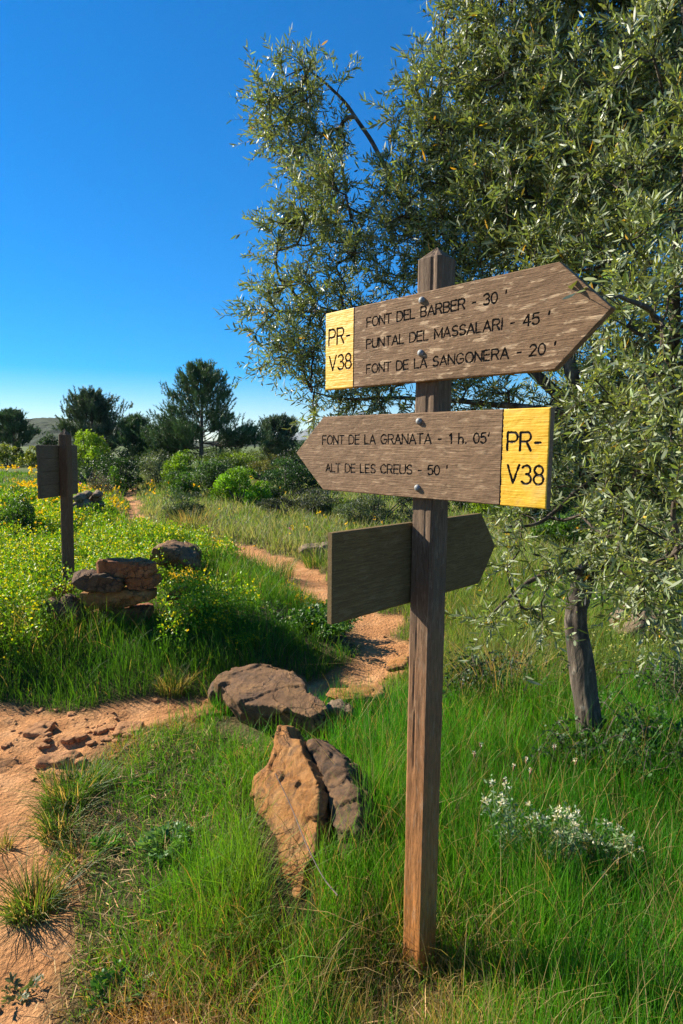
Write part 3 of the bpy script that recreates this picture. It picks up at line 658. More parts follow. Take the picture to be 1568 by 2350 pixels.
# ---------------------------------------------------------------- trees and shrubs
def hsv_var(base, n, v=.25, hue=.1):
    b = np.asarray(base, float); c = b[None]*(1+v*rng.normal(size=(n, 1))); c[:, 0] *= 1+hue*rng.normal(size=n); c[:, 2] *= 1+hue*rng.normal(size=n)
    return np.clip(c, .004, .9)
def olive_tree():
    F4 = lambda *l: [at(a, b, c) for a, b, c in l]
    base = at(1362, 1770, 2.85); base[2] = tz(base[0], base[1])-.08
    trunk = [base]+F4((1352, 1660, 2.86), (1335, 1520, 2.9), (1322, 1440, 2.93), (1324, 1385, 2.95))
    limbs = [(F4((1324, 1385, 2.95), (1345, 1310, 2.96), (1398, 1245, 3.0), (1380, 1090, 3.1), (1335, 950, 3.15), (1300, 800, 3.2), (1250, 600, 3.4), (1200, 350, 3.5), (1180, 100, 3.6), (1170, -120, 3.6)), .058, .012),
             (F4((1335, 950, 3.15), (1150, 780, 3.35), (1000, 560, 3.6), (930, 470, 3.75), (890, 400, 3.85), (830, 290, 4.0), (760, 200, 4.1), (690, 150, 4.15)), .030, .005),
             (F4((1398, 1245, 3.0), (1480, 1050, 2.8), (1540, 800, 2.55), (1560, 500, 2.55), (1590, 200, 2.7), (1560, -60, 2.9)), .035, .008),
             (F4((1150, 780, 3.35), (1000, 740, 3.55), (880, 720, 3.7), (720, 715, 3.9), (610, 715, 4.0)), .018, .004),
             (F4((1335, 950, 3.15), (1150, 930, 3.4), (950, 915, 3.6), (800, 915, 3.75), (715, 900, 3.8)), .02, .004),
             (F4((1345, 1310, 2.96), (1260, 1320, 2.7), (1190, 1350, 2.55), (1120, 1410, 2.45)), .018, .004),
             (F4((1398, 1245, 3.0), (1460, 1290, 2.5), (1520, 1290, 2.1), (1580, 1250, 1.9)), .02, .005),
             (F4((1300, 800, 3.2), (1380, 600, 3.5), (1420, 400, 3.8), (1440, 150, 4.0)), .024, .006),
             (F4((1250, 600, 3.4), (1100, 430, 3.55), (1010, 280, 3.65), (1015, 120, 3.7), (1030, -40, 3.7)), .024, .005),
             (F4((1380, 1090, 3.1), (1300, 1150, 2.8), (1230, 1200, 2.65), (1160, 1210, 2.6)), .016, .004),
             (F4((1540, 800, 2.55), (1500, 720, 2.1), (1430, 690, 1.75), (1400, 690, 1.6)), .012, .003)]
    root = empty('olive_tree', base); tag(root, 'large grey green olive tree spreading over and behind the near signpost', 'tree')
    tv = []; tf = []; n0 = 0; nodes = []
    p = curve_pts(trunk, 40); rr = np.linspace(.068, .048, 40)*(1+.35*np.exp(-np.arange(40)/3.))
    V, F = tube(p, rr, 40, .16, 3); tv.append(V); tf.append(F); n0 = len(V)
    for L, r0, r1 in limbs:
        p = curve_pts(L, 60); wob = .012*np.stack([fbm(p*3, 2, k) for k in (1, 2, 3)], -1); wob[0] = 0; p = p+wob
        V, F = tube(p, np.linspace(r0, r1, 60), 12, .12, 5); tv.append(V); tf.append(F+n0); n0 += len(V); nodes.append(p[6:])
    sp_ = [(695,170,4.1,55),(745,215,4.1,58),(650,250,4.1,70),(710,290,4.1,85),(760,350,4.0,75),(640,330,4.1,45),(720,420,3.9,70),(780,480,3.8,95),(690,510,3.9,70),(630,560,3.95,45),(850,600,3.7,110),(720,640,3.9,105),(625,690,4.0,62),(590,720,4.0,30),(650,790,3.9,70),(760,770,3.8,100),(690,860,3.8,50),(760,900,3.8,70),(720,950,3.8,30),
     (870,900,3.7,90),(1000,890,3.6,80),(1120,900,3.5,90),(1035,110,3.7,45),(1010,250,3.6,95),(960,330,3.6,70),(1000,450,3.6,115),(900,500,3.7,85),(920,400,3.7,45),(1090,50,3.6,110),(1120,250,3.5,130),(1130,450,3.4,130),(1100,600,3.4,110),(1000,640,3.6,80),
     (1250,80,3.5,140),(1300,280,3.2,140),(1260,480,3.1,140),(1290,640,3.0,120),(1430,80,3.2,140),(1450,300,2.9,150),(1450,500,2.7,150),(1560,150,2.8,140),(1570,400,2.5,140),
     (1500,640,2.3,130),(1560,800,2.1,110),(1450,800,2.8,120),(1410,950,2.9,100),(1530,950,2.1,120),(1560,1120,1.95,110),(1450,1120,2.4,110),(1350,1190,2.45,90),(1260,1220,2.6,85),(1480,1270,2.05,105),(1560,1300,1.95,80),(1200,1320,2.5,85),(1140,1400,2.45,65),(1240,1410,2.45,60),(1470,1400,2.2,60),(1170,1200,2.65,60),
     (1400,1000,3.3,130),(1500,1000,2.9,130),(1560,980,2.5,120),(1480,1180,2.9,120),(1560,1220,2.6,110),(1420,880,2.5,100),(1520,880,3.1,120),(1320,1080,3.2,90),(1420,1260,2.7,80),(1510,1350,2.5,80),(1230,1150,3.0,70),(1300,950,3.6,110),(1700,300,2.8,200),(1750,700,2.4,190),(1700,1100,2.2,150),(1060,-80,3.7,80),(1200,-150,3.5,160),(1450,-150,3.2,180),(1650,-50,3.,180),(1300,560,3.9,180),(1150,330,4.2,170),(1450,350,4.1,220),(1350,850,3.8,120)]
    att = []
    for (a, b, D, r) in sp_:
        c = at(a, b, D); rm = r/FPX*D; k = max(3, int(rng.poisson((270 if a > 930 else 245)*rm**3*4.2)))
        u = rdir(k)*(rng.random((k, 1))**.38)*rm; att.append(c+u)
    att = np.concatenate(att); nod = np.concatenate(nodes); par = np.full(len(nod), -1); cnt = np.ones(len(nod))
    dd = np.array([np.min(((nod-a)**2).sum(1)) for a in att]); att = att[np.argsort(dd)]
    NP = [n for n in nod]; PA_ = list(par); arr = np.zeros((len(nod)+len(att), 3)); arr[:len(nod)] = nod; k = len(nod)
    for a in att:
        d2_ = ((arr[:k]-a)**2).sum(1); j = int(np.argmin(d2_)); PA_.append(j); arr[k] = a; k += 1
    desc = np.ones(k)
    for i in range(k-1, len(nod)-1, -1):
        if PA_[i] >= len(nod): desc[PA_[i]] += desc[i]
    bv = []; bf = []; m0 = 0
    for i in range(len(nod), k):
        a, b = arr[PA_[i]], arr[i]; l = np.linalg.norm(b-a)
        mid = (a+b)/2+rng.normal(size=3)*l*.10+np.array([0, 0, -.05*l]); r = .0020*desc[i]**.5+.0014
        V, F = tube(curve_pts([a, mid, b], 5), np.linspace(r*1.15, r*.9, 5), 4); bv.append(V); bf.append(F+m0); m0 += len(V)
    # leafy twigs
    L = Acc(); bud = Acc(); ctr = at(1330, 700, 3.2); na = k-len(nod); A_ = arr[len(nod):k]
    prev = np.array([arr[PA_[i]] for i in range(len(nod), k)])
    nt_ = 5; T0 = np.repeat(A_, nt_, 0); dirn = unit(unit(np.repeat(A_-prev, nt_, 0))*.5+unit(T0-ctr)*.45+rdir(len(T0))*.95+np.array([0, 0, .25]))
    TL = rng.uniform(.10, .26, len(T0)); nl = 20
    s = (np.arange(nl)+.6)/nl
    droop = np.array([0, 0, -1.])*rng.uniform(.0, .35, len(T0))[:, None]
    for (p0_, d_, l_, dr) in [(T0, dirn, TL, droop)]:
        pts = p0_[:, None]+d_[:, None]*(l_[:, None]*s[None])[..., None]+dr[:, None]*(l_[:, None]*s[None]**2)[..., None]
        side = unit(np.cross(d_, rdir(len(d_)))); sgn = np.where(np.arange(nl) % 2, 1, -1)
        alt = np.cross(d_, side); ph = (np.arange(nl)//2) % 2
        lat = side[:, None]*(sgn*(ph == 0))[None, :, None]+alt[:, None]*(sgn*(ph == 1))[None, :, None]
        ld = unit(d_[:, None]*.75+lat*.75+rng.normal(size=pts.shape)*.22)
        P = pts.reshape(-1, 3); D = ld.reshape(-1, 3)
        keep = rng.random(len(P)) < .86; P, D = P[keep], D[keep]; n = len(P)
        c = hsv_var((.145, .185, .050), n, .28, .10); dk_ = rng.random(n) < .2; c[dk_] *= .5
        yl = rng.random(n) < .012; c[yl] = hsv_var((.55, .30, .03), yl.sum(), .2)
        lt = rng.random(n) < .18; c[lt] = hsv_var((.22, .27, .075), lt.sum(), .2)
        L.add(*leaves(P, D, rng.uniform(.022, .066, n), rng.uniform(.006, .0125, n), c, .2))
        # flower buds: tiny yellow-green specks near twig ends
        bm_ = rng.random(len(P)) < .42; q_ = P[bm_]+rng.normal(size=(bm_.sum(), 3))*.008
        bud.add(*leaves(q_, rdir(len(q_)), rng.uniform(.007, .013, len(q_)), .007, hsv_var((.42, .45, .10), len(q_), .2), .3))
        for a0, d0, l0, r0 in zip(p0_, d_, l_, dr):
            V, F = tube(np.stack([a0, a0+d0*l0*.5+r0*l0*.25, a0+d0*l0+r0*l0]), np.array([.0016, .0012, .0007]), 3); bv.append(V); bf.append(F+m0); m0 += len(V)
    # sprig hanging in front of the upper board's tip
    for (u0, u1) in ((at(1425, 700, 1.60), at(1335, 640, 1.36)), (at(1420, 700, 1.60), at(1322, 672, 1.33))):
        pp = curve_pts([u0, (u0+u1)/2+np.array([0, 0, .015]), u1], 9); V, F = tube(pp, np.linspace(.002, .0009, 9), 4); bv.append(V); bf.append(F+m0); m0 += len(V)
        P = np.repeat(pp[2:], 2, 0); D = unit((u1-u0)[None]*np.ones((len(P), 1))*3+rdir(len(P))*.9)
        L.add(*leaves(P, D, rng.uniform(.035, .05, len(P)), .009, hsv_var((.16, .19, .05), len(P), .2)))
    VB = np.concatenate(tv+bv); FB = np.concatenate(tf+[f+n0 for f in bf])
    mesh_np('trunk', VB-base, FB, M['bark'], None, True, root)
    L.V = [v-base for v in L.V]; bud.V = [v-base for v in bud.V]
    L.build('crown', M['olive'], root); bud.build('flower_buds', M['petal'], root)
olive_tree()

def pine(cx, top, basey, hw, D, label, seed, cone=.75, low=.12, col=(.070, .125, .052), ext=None, nb=70, up=.35):
    rs = np.random.default_rng(seed)
    b = at(cx, basey, D); b[2] = min(b[2], tz(b[0], b[1])); zt = at(cx, top, D)[2]; H = zt-b[2]; W = hw/FPX*D
    root = empty('pine_tree', b); tag(root, label, 'tree', 'pine trees beyond the meadow')
    tp = curve_pts([(0, 0, -.2), (.03*H*rs.normal(), .0, H*.35), (.03*H*rs.normal(), 0, H*.7), (0, 0, H*.97)], 24)
    V, F = tube(tp, np.linspace(.022*H+.02, .012, 24), 8, .1, seed); tv = [V]; tf = [F]; n0 = len(V)
    P = []; Dn = []
    brs = []
    for i in range(nb):
        f = low+(1-low)*(i+rs.random())/nb; i_ = int(f*23); o = tp[i_]
        prof = (np.clip((1-f)/(1-cone), 0, 1)**.8 if f > cone else 1-.25*(cone-f)/cone)
        l = W*prof*rs.uniform(.55, 1.1)+.10; a = i*2.4+rs.normal()*.4
        d = np.array([math.cos(a), math.sin(a), up*rs.uniform(.2, 1.2)+f*.5])
        brs.append((o, d/np.linalg.norm(d[:2]), l))
    for e in (ext or []):
        brs += [(tp[int(e[0]*23)], np.array([e[1], rs.normal()*.25, e[2]+.1*rs.normal()]), e[3]*W*rs.uniform(.7, 1.05)) for _ in range(e[4])]
    for o, d, l in brs:
        e_ = o+d*l; mid = o+d*l*.5+np.array([0, 0, -.06*l]); pp = curve_pts([o, mid, e_], 7)
        V, F = tube(pp, np.linspace(.006*H*.5+.008, .006, 7), 4); tv.append(V); tf.append(F+n0); n0 += len(V)
        ns = int(8+l*14); t_ = rs.uniform(.30, 1.0, ns)**.8
        pos = o+d*l*t_[:, None]+rs.normal(size=(ns, 3))*np.array([.11, .11, .07])*(.4+l*.6)
        P.append(pos); dd = unit(d*.7+rs.normal(size=(ns, 3))*.45+np.array([0, 0, 1.1])); Dn.append(dd)
    P = np.concatenate(P); Dn = np.concatenate(Dn); ns = len(P); k = 26
    sl = rs.uniform(.25, .55, ns); tt = rs.random((ns, k))
    c0 = P[:, None]+Dn[:, None]*(sl[:, None]*tt)[..., None]
    nd_ = unit(Dn[:, None]*1.0+unit(rs.normal(size=(ns, k, 3)))*.75); ln = rs.uniform(.12, .20, (ns, k))
    c = np.asarray(col)[None, None]*(1+.3*rs.normal(size=(ns, 1, 1)))*(1+.15*rs.normal(size=(ns, k, 1))); c = np.clip(c, .005, .4)
    q_ = c0.reshape(-1, 3); dn = nd_.reshape(-1, 3); n = len(q_); ln = ln.reshape(-1, 1)
    s = unit(np.cross(dn, unit(rs.normal(size=(n, 3)))))*.016*max(1, D/32)
    V = np.stack([q_-s, q_+s, q_+dn*ln], 1).reshape(-1, 3)
    mesh_np('crown', V, np.arange(3*n).reshape(-1, 3), M['needle'], np.repeat(np.clip(c.reshape(-1, 3), 0, 1), 3, 0), False, root)
    mesh_np('trunk', np.concatenate(tv), np.concatenate(tf), M['pinebark'], None, True, root)
pine(462, 838, 1068, 116, 32, 'tallest dark pine rising in the middle of the skyline, trunk showing below its crown', 1, cone=.22, low=.16, nb=84, ext=[(.3, 1., .15, 1.25, 7), (.25, -1., .2, 1.0, 5)])
pine(218, 910, 1075, 70, 38, 'broad feathery pine behind the bright lime bush', 2, cone=.3, low=.1, nb=85, up=.9, col=(.075, .115, .055))
pine(318, 964, 1085, 54, 36, 'smaller dark pine standing between the feathery pine and the tallest one', 3, cone=.3, low=.1)
pine(34, 950, 1035, 48, 45, 'dark pine alone at the far left edge of the meadow', 4, cone=.35, low=.2, nb=60)
pine(642, 968, 1062, 48, 40, 'rounded grey green pine left of the arrow tip of the middle board', 5, cone=.4, low=.02, nb=85, up=.7, col=(.085, .125, .068))
pine(388, 992, 1075, 60, 34, 'low spreading pine tucked against the left side of the tallest pine', 6, cone=.55, low=.05)
pine(715, 1030, 1090, 36, 36, 'dark pine mostly hidden behind the tip of the middle board', 7, cone=.5, low=.05, nb=50)

def shrub(cx, top, basey, hw, D, col, label, seed, n=4500, leaf=.05, lobes=15, name='shrub', group=None, dens=1., asp=.5, var=.3, stem=True):
    rs = np.random.default_rng(seed)
    b = at(cx, basey, D); b[2] = tz(b[0], b[1]); zt = at(cx, top, D)[2]; H = max(zt-b[2], .2); W = hw/FPX*D
    A = Acc(); cs = []; E = np.array([W*1.55, W*1.25, H*1.2])
    for i in range(lobes):
        a = rs.uniform(0, 2*np.pi); r = .8*math.sqrt(rs.random()); cs.append((r*math.cos(a), r*math.sin(a), (.15+.65*rs.random())*(1-.45*r), rs.uniform(.18, .38)))
    cs.append((0, 0, .62, .38)); cs = np.array(cs); k = rs.integers(0, len(cs), n); rad = cs[k, 3][:, None]*(.5+.55*rs.random((n, 1))**.6)
    sh = unit(rs.normal(size=(len(cs), 26, 3))+np.array([0, 0, .45])); d = unit(sh[k, rs.integers(0, 26, n)]+rs.normal(size=(n, 3))*.20)
    P = (cs[k, :3]+d*rad*np.array([1, 1, .8]))*E; P[:, 2] = np.abs(P[:, 2])+.01
    cs = np.concatenate([cs[:, :3]*E, cs[:, 3:]*min(W, H)], 1)
    c = np.asarray(col)[None]*(1+var*rs.normal(size=(len(cs), 1)))[k]*(1+.22*rs.normal(size=(n, 1))); c = np.clip(c, .006, .6)
    A.add(*leaves(P, unit(d*.6+rs.normal(size=(n, 3))*.7+np.array([0, 0, .3])), rs.uniform(.7, 1.3, n)*leaf, rs.uniform(.7, 1.3, n)*leaf*asp, c, .3))
    root = tag(empty(name, b), label, 'shrub', group)
    A.build('foliage', M['leaf'], root)
    if stem:
        tv = []; tf = []; n0 = 0
        for q_ in cs:
            V, F = tube(curve_pts([(q_[0]*.15, q_[1]*.15, -.05), (q_[0]*.5, q_[1]*.5, q_[2]*.5), q_[:3], q_[:3]+np.array([q_[0]*.3, q_[1]*.3, q_[3]*.7])], 8), np.linspace(.02*H+.004, .004, 8), 5); tv.append(V); tf.append(F+n0); n0 += len(V)
        mesh_np('stem', np.concatenate(tv), np.concatenate(tf), M['pinebark'], None, True, root)
    return root
LIME, DK, MID, GREY, YEL = (.20, .30, .012), (.026, .058, .013), (.07, .15, .016), (.10, .13, .065), (.19, .22, .025)
shrub(205, 998, 1092, 44, 24, LIME, 'bright lime green bush just right of the plank sign panel', 101, 6000, .085)
shrub(272, 1042, 1122, 58, 20, DK, 'nearly black green bush beside the far end of the path', 102, 7000, .06)
shrub(262, 1078, 1112, 20, 18.6, (.08, .17, .012), 'small bright green bush in front of the dark one near the path end', 103, 1500, .055)
shrub(368, 1040, 1115, 46, 22, GREY, 'pale grey green round bush left of the tallest pine', 104, 6000, .06)
shrub(425, 1042, 1112, 42, 20, (.13, .22, .012), 'lime green bush under the left side of the tallest pine', 105, 5000, .065)
shrub(480, 1062, 1160, 70, 17, (.045, .09, .022), 'large dark green bush in the middle, below the tallest pine', 106, 9000, .055)
shrub(425, 1090, 1150, 32, 16.4, MID, 'mid green bush at the left foot of the large dark one', 107, 3500, .05)
shrub(552, 1082, 1180, 52, 14.5, (.15, .29, .010), 'vivid light green bush standing in front of the dark bushes', 108, 8000, .05)
shrub(548, 1040, 1088, 66, 28, (.12, .18, .014), 'wide yellow green thicket right of the tallest pine trunk', 109, 7000, .08)
shrub(625, 1048, 1100, 34, 26, (.12, .12, .03), 'olive brown bush beneath the rounded grey green pine', 110, 3000, .07)
shrub(655, 1060, 1140, 66, 18, (.030, .07, .018), 'dark green bush just left of the middle board tip', 111, 8000, .06)
shrub(600, 1118, 1190, 40, 15.2, DK, 'dark bush at the right foot of the vivid light green one', 112, 4500, .05)
shrub(705, 1128, 1212, 74, 12.5, (.055, .07, .042), 'low grey green bush under the middle board', 113, 9000, .04)
shrub(860, 1122, 1212, 66, 11, (.085, .115, .055), 'pale leaved bush behind the post under the middle board', 114, 9000, .045, asp=.3)
shrub(790, 1150, 1215, 50, 12.2, (.09, .13, .02), 'yellowish green bush next to the pale leaved bush under the middle board', 115, 5000, .045)
shrub(420, 1130, 1212, 36, 11.5, (.055, .095, .04), 'feathery broom bush on the right of the winding path', 116, 5000, .06, asp=.16)
shrub(226, 1086, 1128, 22, 17, (.11, .10, .07), 'small dry grey bush above the heaped stones', 117, 2500, .04, asp=.3)
shrub(18, 1024, 1062, 34, 30, YEL, 'olive yellow bush at the far left edge under the lone pine', 118, 3500, .09)
shrub(78, 1030, 1062, 22, 29, YEL, 'olive yellow bush immediately left of the plank sign panel', 119, 2500, .085)
shrub(38, 1128, 1200, 46, 8.6, (.07, .14, .015), 'leafy green bush in the flowers at the far left, left of the plank sign', 120, 5000, .035)
shrub(118, 1000, 1070, 22, 34, DK, 'dark bush behind the plank sign panel', 121, 2500, .09)
shrub(1145, 1120, 1235, 62, 11.5, LIME, 'sunlit lime bush seen between the lowest board and the olive tree', 122, 7000, .05)
shrub(1060, 1100, 1215, 55, 12.5, DK, 'dark bush behind the right part of the middle board', 123, 6000, .05)
for i, (cx, tp_, bs, hw, D, c_, lb) in enumerate([(1240, 1080, 1250, 90, 10.5, DK, 'dark shrub behind the yellow end of the middle board'),
     (1370, 1060, 1270, 100, 11.5, (.04, .075, .02), 'mid green shrub behind the fork of the olive trunk'), (1500, 1050, 1290, 110, 10, (.035, .07, .02), 'dark green shrub behind the olive at the right edge'),
     (1330, 1180, 1300, 70, 8.6, MID, 'green shrub showing left of the olive fork'), (1450, 1240, 1350, 70, 7.6, (.03, .055, .018), 'low dark shrub right of the olive trunk'),
     (1600, 1120, 1330, 90, 8.6, DK, 'dark shrub cut by the right edge of the view'), (1130, 1000, 1190, 110, 19, (.05, .085, .025), 'grey green thicket between the upper and middle boards'),
     (1330, 960, 1180, 120, 22, (.06, .085, .03), 'far thicket glimpsed through the lower olive branches'), (940, 1000, 1190, 100, 20, (.045, .08, .025), 'far thicket behind the near post')]):
    shrub(cx, tp_, bs, hw, D, c_, lb, 140+i, 6500, .05 if D < 14 else .08)
for i, (cx, hw, D, tp_) in enumerate([(-420, 70, 30, 1005), (-300, 60, 27, 1015), (-190, 70, 34, 1000), (-60, 60, 33, 1020), (150, 30, 31, 1035), (330, 40, 29, 1045), (480, 60, 40, 1030), (590, 40, 42, 1035), (720, 60, 33, 1030), (830, 70, 30, 1035), (1000, 90, 34, 1020), (1200, 90, 30, 1010), (1450, 100, 28, 1000), (1620, 100, 26, 1000)]):
    shrub(cx, tp_, 1070, hw, D, [(.05, .085, .02), (.09, .12, .02), (.035, .06, .018)][i % 3], ['mid green scrub bush on the far edge of the meadow', 'yellow green scrub bush on the far edge of the meadow', 'dark scrub bush on the far edge of the meadow'][i % 3],
          170+i, 3500, .10, group='scrub bushes along the far edge of the meadow', stem=False)
# low dry-stone wall behind the vivid bush
for i, cx in enumerate(np.linspace(505, 650, 15)):
    cy = 1078+.16*(cx-505)+rng.normal()*2; a_ = np.linspace(0, 2*np.pi, 7)[:-1]; rr = 7*(.8+.5*rng.random(6))
    rock('wall_stone', px(list(zip(cx+rr*np.cos(a_)*1.2, cy+rr*np.sin(a_)*.9)), 22.), (0, .35, 0), M['rk_dark'], 'dark stone of the ruined wall behind the vivid green bush', 'stones of the ruined wall among the bushes', vox=.06, amp=.03, fr=3, seed=200+i)

# ---------------------------------------------------------------- grass and flowers
def scatter(y0, y1, rho, xr=.64, pad=.35):
    out = []
    ys = y0*(y1/y0)**np.linspace(0, 1, 40)
    for a, b in zip(ys[:-1], ys[1:]):
        m_ = (a+b)/2; wd = xr*m_+pad; n = rng.poisson(rho(m_)*2*wd*(b-a)); out.append(np.stack([rng.uniform(-wd, wd, n), rng.uniform(a, b, n)], -1))
    return np.concatenate(out)
STONE_ZONES = [((-.42, 4.75), (-.10, 4.62), .26), ((-.16, 1.80), (-.20, 2.08), .085), ((-.21, 2.08), (-.25, 2.62), .13), ((-.03, 2.12), (-.08, 2.5), .10), ((-.52, 3.2), (-.12, 3.15), .20)]
def clear(x, y):
    k = np.ones(len(x), bool)
    for (ax, ay), (bx, by), rr in STONE_ZONES:
        t_ = np.clip(((x-ax)*(bx-ax)+(y-ay)*(by-ay))/((bx-ax)**2+(by-ay)**2), 0, 1); k &= np.hypot(x-ax-t_*(bx-ax), y-ay-t_*(by-ay)) > rr
    return k
def grass_layers():
    Q = scatter(1.08, 26, lambda y: 19000*min(1, (1.9/y))**1.9)
    x, y = Q[:, 0], Q[:, 1]; d, s = path_info(x, y); e = d+.10*n2(x, y, 2.3, 4, 31)*np.clip(y/3, .5, 2)
    keep = (e > .03) & clear(x, y); x, y, d, s, e = x[keep], y[keep], d[keep], s[keep], e[keep]
    n = len(x); u = rng.random(n); left = s > 0
    z = terrain(x, y); pn = n2(x, y, .9, 3, 50); pn2 = n2(x, y, 4.2, 2, 51)
    stonex = at(650, 1900, 2.2)[0]-.1*(y-2.2)*0
    strip = (~left) & (x < stonex+.16-.25*np.clip(1.9-y, 0, 1)) & (y < 3.3)     # ground between path and standing stone
    lush = (~left) & ~strip & (y < 3.6)
    mid = (~left) & (y >= 3.6); bank = left
    dry = np.zeros(n)
    dry[strip] = .04+.75*sm(.0, .5, n2(x, y, 1.7, 3, 67)[strip])+.48*sm(2.0, 1.35, y[strip]); dry[lush] = .09
    base_dry = np.exp(-(((x-PX+.06)/.30)**2+((y-1.55)/.28)**2)); dry = np.maximum(dry, .62*base_dry)
    dry[mid] = .10+.45*sm(5.5, 8.5, y[mid])+.15*pn[mid]; dry[bank] = .10+.12*pn[bank]+.35*sm(7, 12, y[bank])*sm(-8, -3, x[bank])
    H = np.full(n, .2); H[strip] = .15+.05*pn[strip]; H[lush] = .21+.05*pn[lush]+.05*n2(x, y, 3.1, 2, 88)[lush]; H[mid] = .20+.05*pn[mid]; H[bank] = (.12+.11*sm(1.1, .5, e[bank])+.05*pn[bank])
    H = H*(.5+.75*rng.random(n)+(rng.random(n) < .06)*.7); H = H*(1-.85*base_dry); H *= .45+.55*sm(.02, .25, e)
    H[strip] *= (.6+1.0*sm(-.85, -.3, x[strip]))*(1-.5*sm(1.9, 1.4, y[strip]))
    W = np.where(lush, .0020, .0026)*(.7+.6*rng.random(n)); W = np.maximum(W, y*.0008)*(1+.3*(y > 6))
    lean = np.abs(rng.normal(size=n))*np.where(strip, .55, np.where(lush, .26, .38))+.05
    thin = rng.random(n) < np.where(strip, .88-.55*sm(.05, .6, n2(x, y, 2.6, 2, 66)), np.where(lush, .95, np.where(bank, .8, .85))); 
    isdry = u < dry
    gc = np.empty((n, 3))
    for mk, c0, c1 in ((strip, (.07, .215, .010), (.15, .25, .018)), (lush, (.04, .19, .009), (.10, .265, .013)), (mid, (.10, .20, .022), (.165, .225, .04)), (bank, (.045, .14, .008), (.11, .21, .012))):
        k = mk.sum(); f = np.clip(.5+.5*pn[mk]+.25*rng.normal(size=k), 0, 1)[:, None]; gc[mk] = (np.array(c0)*(1-f)+np.array(c1)*f)*(1+.18*rng.normal(size=(k, 1)))
    gc = np.clip(gc, .01, .5); dcv = hsv_var((.36, .25, .095), n, .22, .08); dcv[strip] = hsv_var((.36, .205, .075), strip.sum(), .25, .08)
    far = mid & (y > 6.5); dcv[far] = hsv_var((.26, .25, .13), far.sum(), .2, .08)
    H = np.where(isdry & strip, H*.9, np.where(isdry & lush, H*1.25, H)); lean = np.where(isdry, lean+.45*rng.random(n), lean)
    P = np.stack([x, y, z-.01], -1)
    for nm, mk, lb in (('grass', thin & ~isdry, 'green meadow grass growing round the signpost, bank and path'), ('dry_grass', thin & isdry, 'straw coloured dry grass among the green')):
        V, F, C = blades(P[mk], H[mk], W[mk], lean[mk], (dcv if nm == 'dry_grass' else gc)[mk])
        tag(mesh_np(nm, V, F, M['grass'], C), lb, 'grass', kind='stuff')
    # matted dead litter on the strip
    n = 9000; x = rng.uniform(-1.1, .7, n); y = rng.uniform(1.1, 3.2, n); d, s = path_info(x, y); e = d+.10*n2(x, y, 2.3, 4, 31)
    k = (e > .0) & (s < 0) & (x < .35) & clear(x, y); x, y = x[k], y[k]; n = len(x)
    a_ = rng.uniform(0, 2*np.pi, n); D = np.stack([np.cos(a_), np.sin(a_), rng.uniform(-.05, .45, n)], -1)
    A = Acc(); A.add(*leaves(np.stack([x, y, terrain(x, y)+rng.uniform(.003, .03, n)], -1), D, rng.uniform(.03, .10, n), rng.uniform(.0015, .004, n), hsv_var((.34, .21, .09), n, .3)))
    tag(A.build('dry_straw', M['stem']), 'matted dead straw on the ground beside the red path', 'straw', kind='stuff')
grass_layers()

def herb_cover():
    """yellow flowering leafy herb covering the bank: one mass"""
    Q = scatter(3.6, 15, lambda y: 64*min(1, (5/y))**1.1, .66, .3); x, y = Q[:, 0], Q[:, 1]; d, s = path_info(x, y); pn = n2(x, y, .8, 3, 77)
    e = d-.25+.3*pn
    k = (s > 0) & (e > np.where(x < -1.15, .06, .35)) & (x < -.25*y+.45) & (pn > -.6) & ~((np.abs(x-at(262, 1400, 4.3)[0]) < .40) & (y < 4.7) & (y > 3.7))
    k &= rng.random(len(x)) < np.where(y > 8, np.where(x < -3.8, .75, .35), .95)
    x, y = x[k], y[k]; z = terrain(x, y); L = Acc(); Fl = Acc(); m_ = 130
    n = len(x); h = rng.uniform(.22, .38, n)*(1+.2*(y < 5)); r = rng.uniform(.10, .19, n)
    d = unit(rng.normal(size=(n, m_, 3))+np.array([0, 0, .7])); d[..., 2] = np.abs(d[..., 2])
    P = np.stack([x, y, z], -1)[:, None]+d*np.stack([r, r, h], -1)[:, None]*(.6+.4*rng.random((n, m_, 1)))
    P = P.reshape(-1, 3); dn = d.reshape(-1, 3); up = P[:, 2]-np.repeat(z, m_); hh = np.repeat(h, m_)
    fl = (rng.random(len(P)) < np.where(up > .5*hh, .50, .10)); sz = np.maximum(.021, np.repeat(y, m_)*.0036)
    f = ~fl; q_ = f.sum(); L.add(*leaves(P[f], unit(dn[f]+rng.normal(size=(q_, 3))*.7), sz[f]*rng.uniform(.9, 1.7, q_), sz[f]*.55, hsv_var((.13, .26, .010), q_, .28), .3))
    q_ = fl.sum(); L.add(*leaves(P[fl], unit(dn[fl]+rng.normal(size=(q_, 3))*.8), sz[fl]*rng.uniform(.7, 1.2, q_), sz[fl]*.75, np.where(rng.random((q_, 1)) < .5, hsv_var((.52, .47, .012), q_, .22), hsv_var((.27, .38, .014), q_, .22)), .3))
    tag(L.build('yellow_flowering_groundcover', M['leaf']), 'mass of leafy herbs with yellow green flowers covering the left bank', 'wildflowers', kind='stuff')
herb_cover()

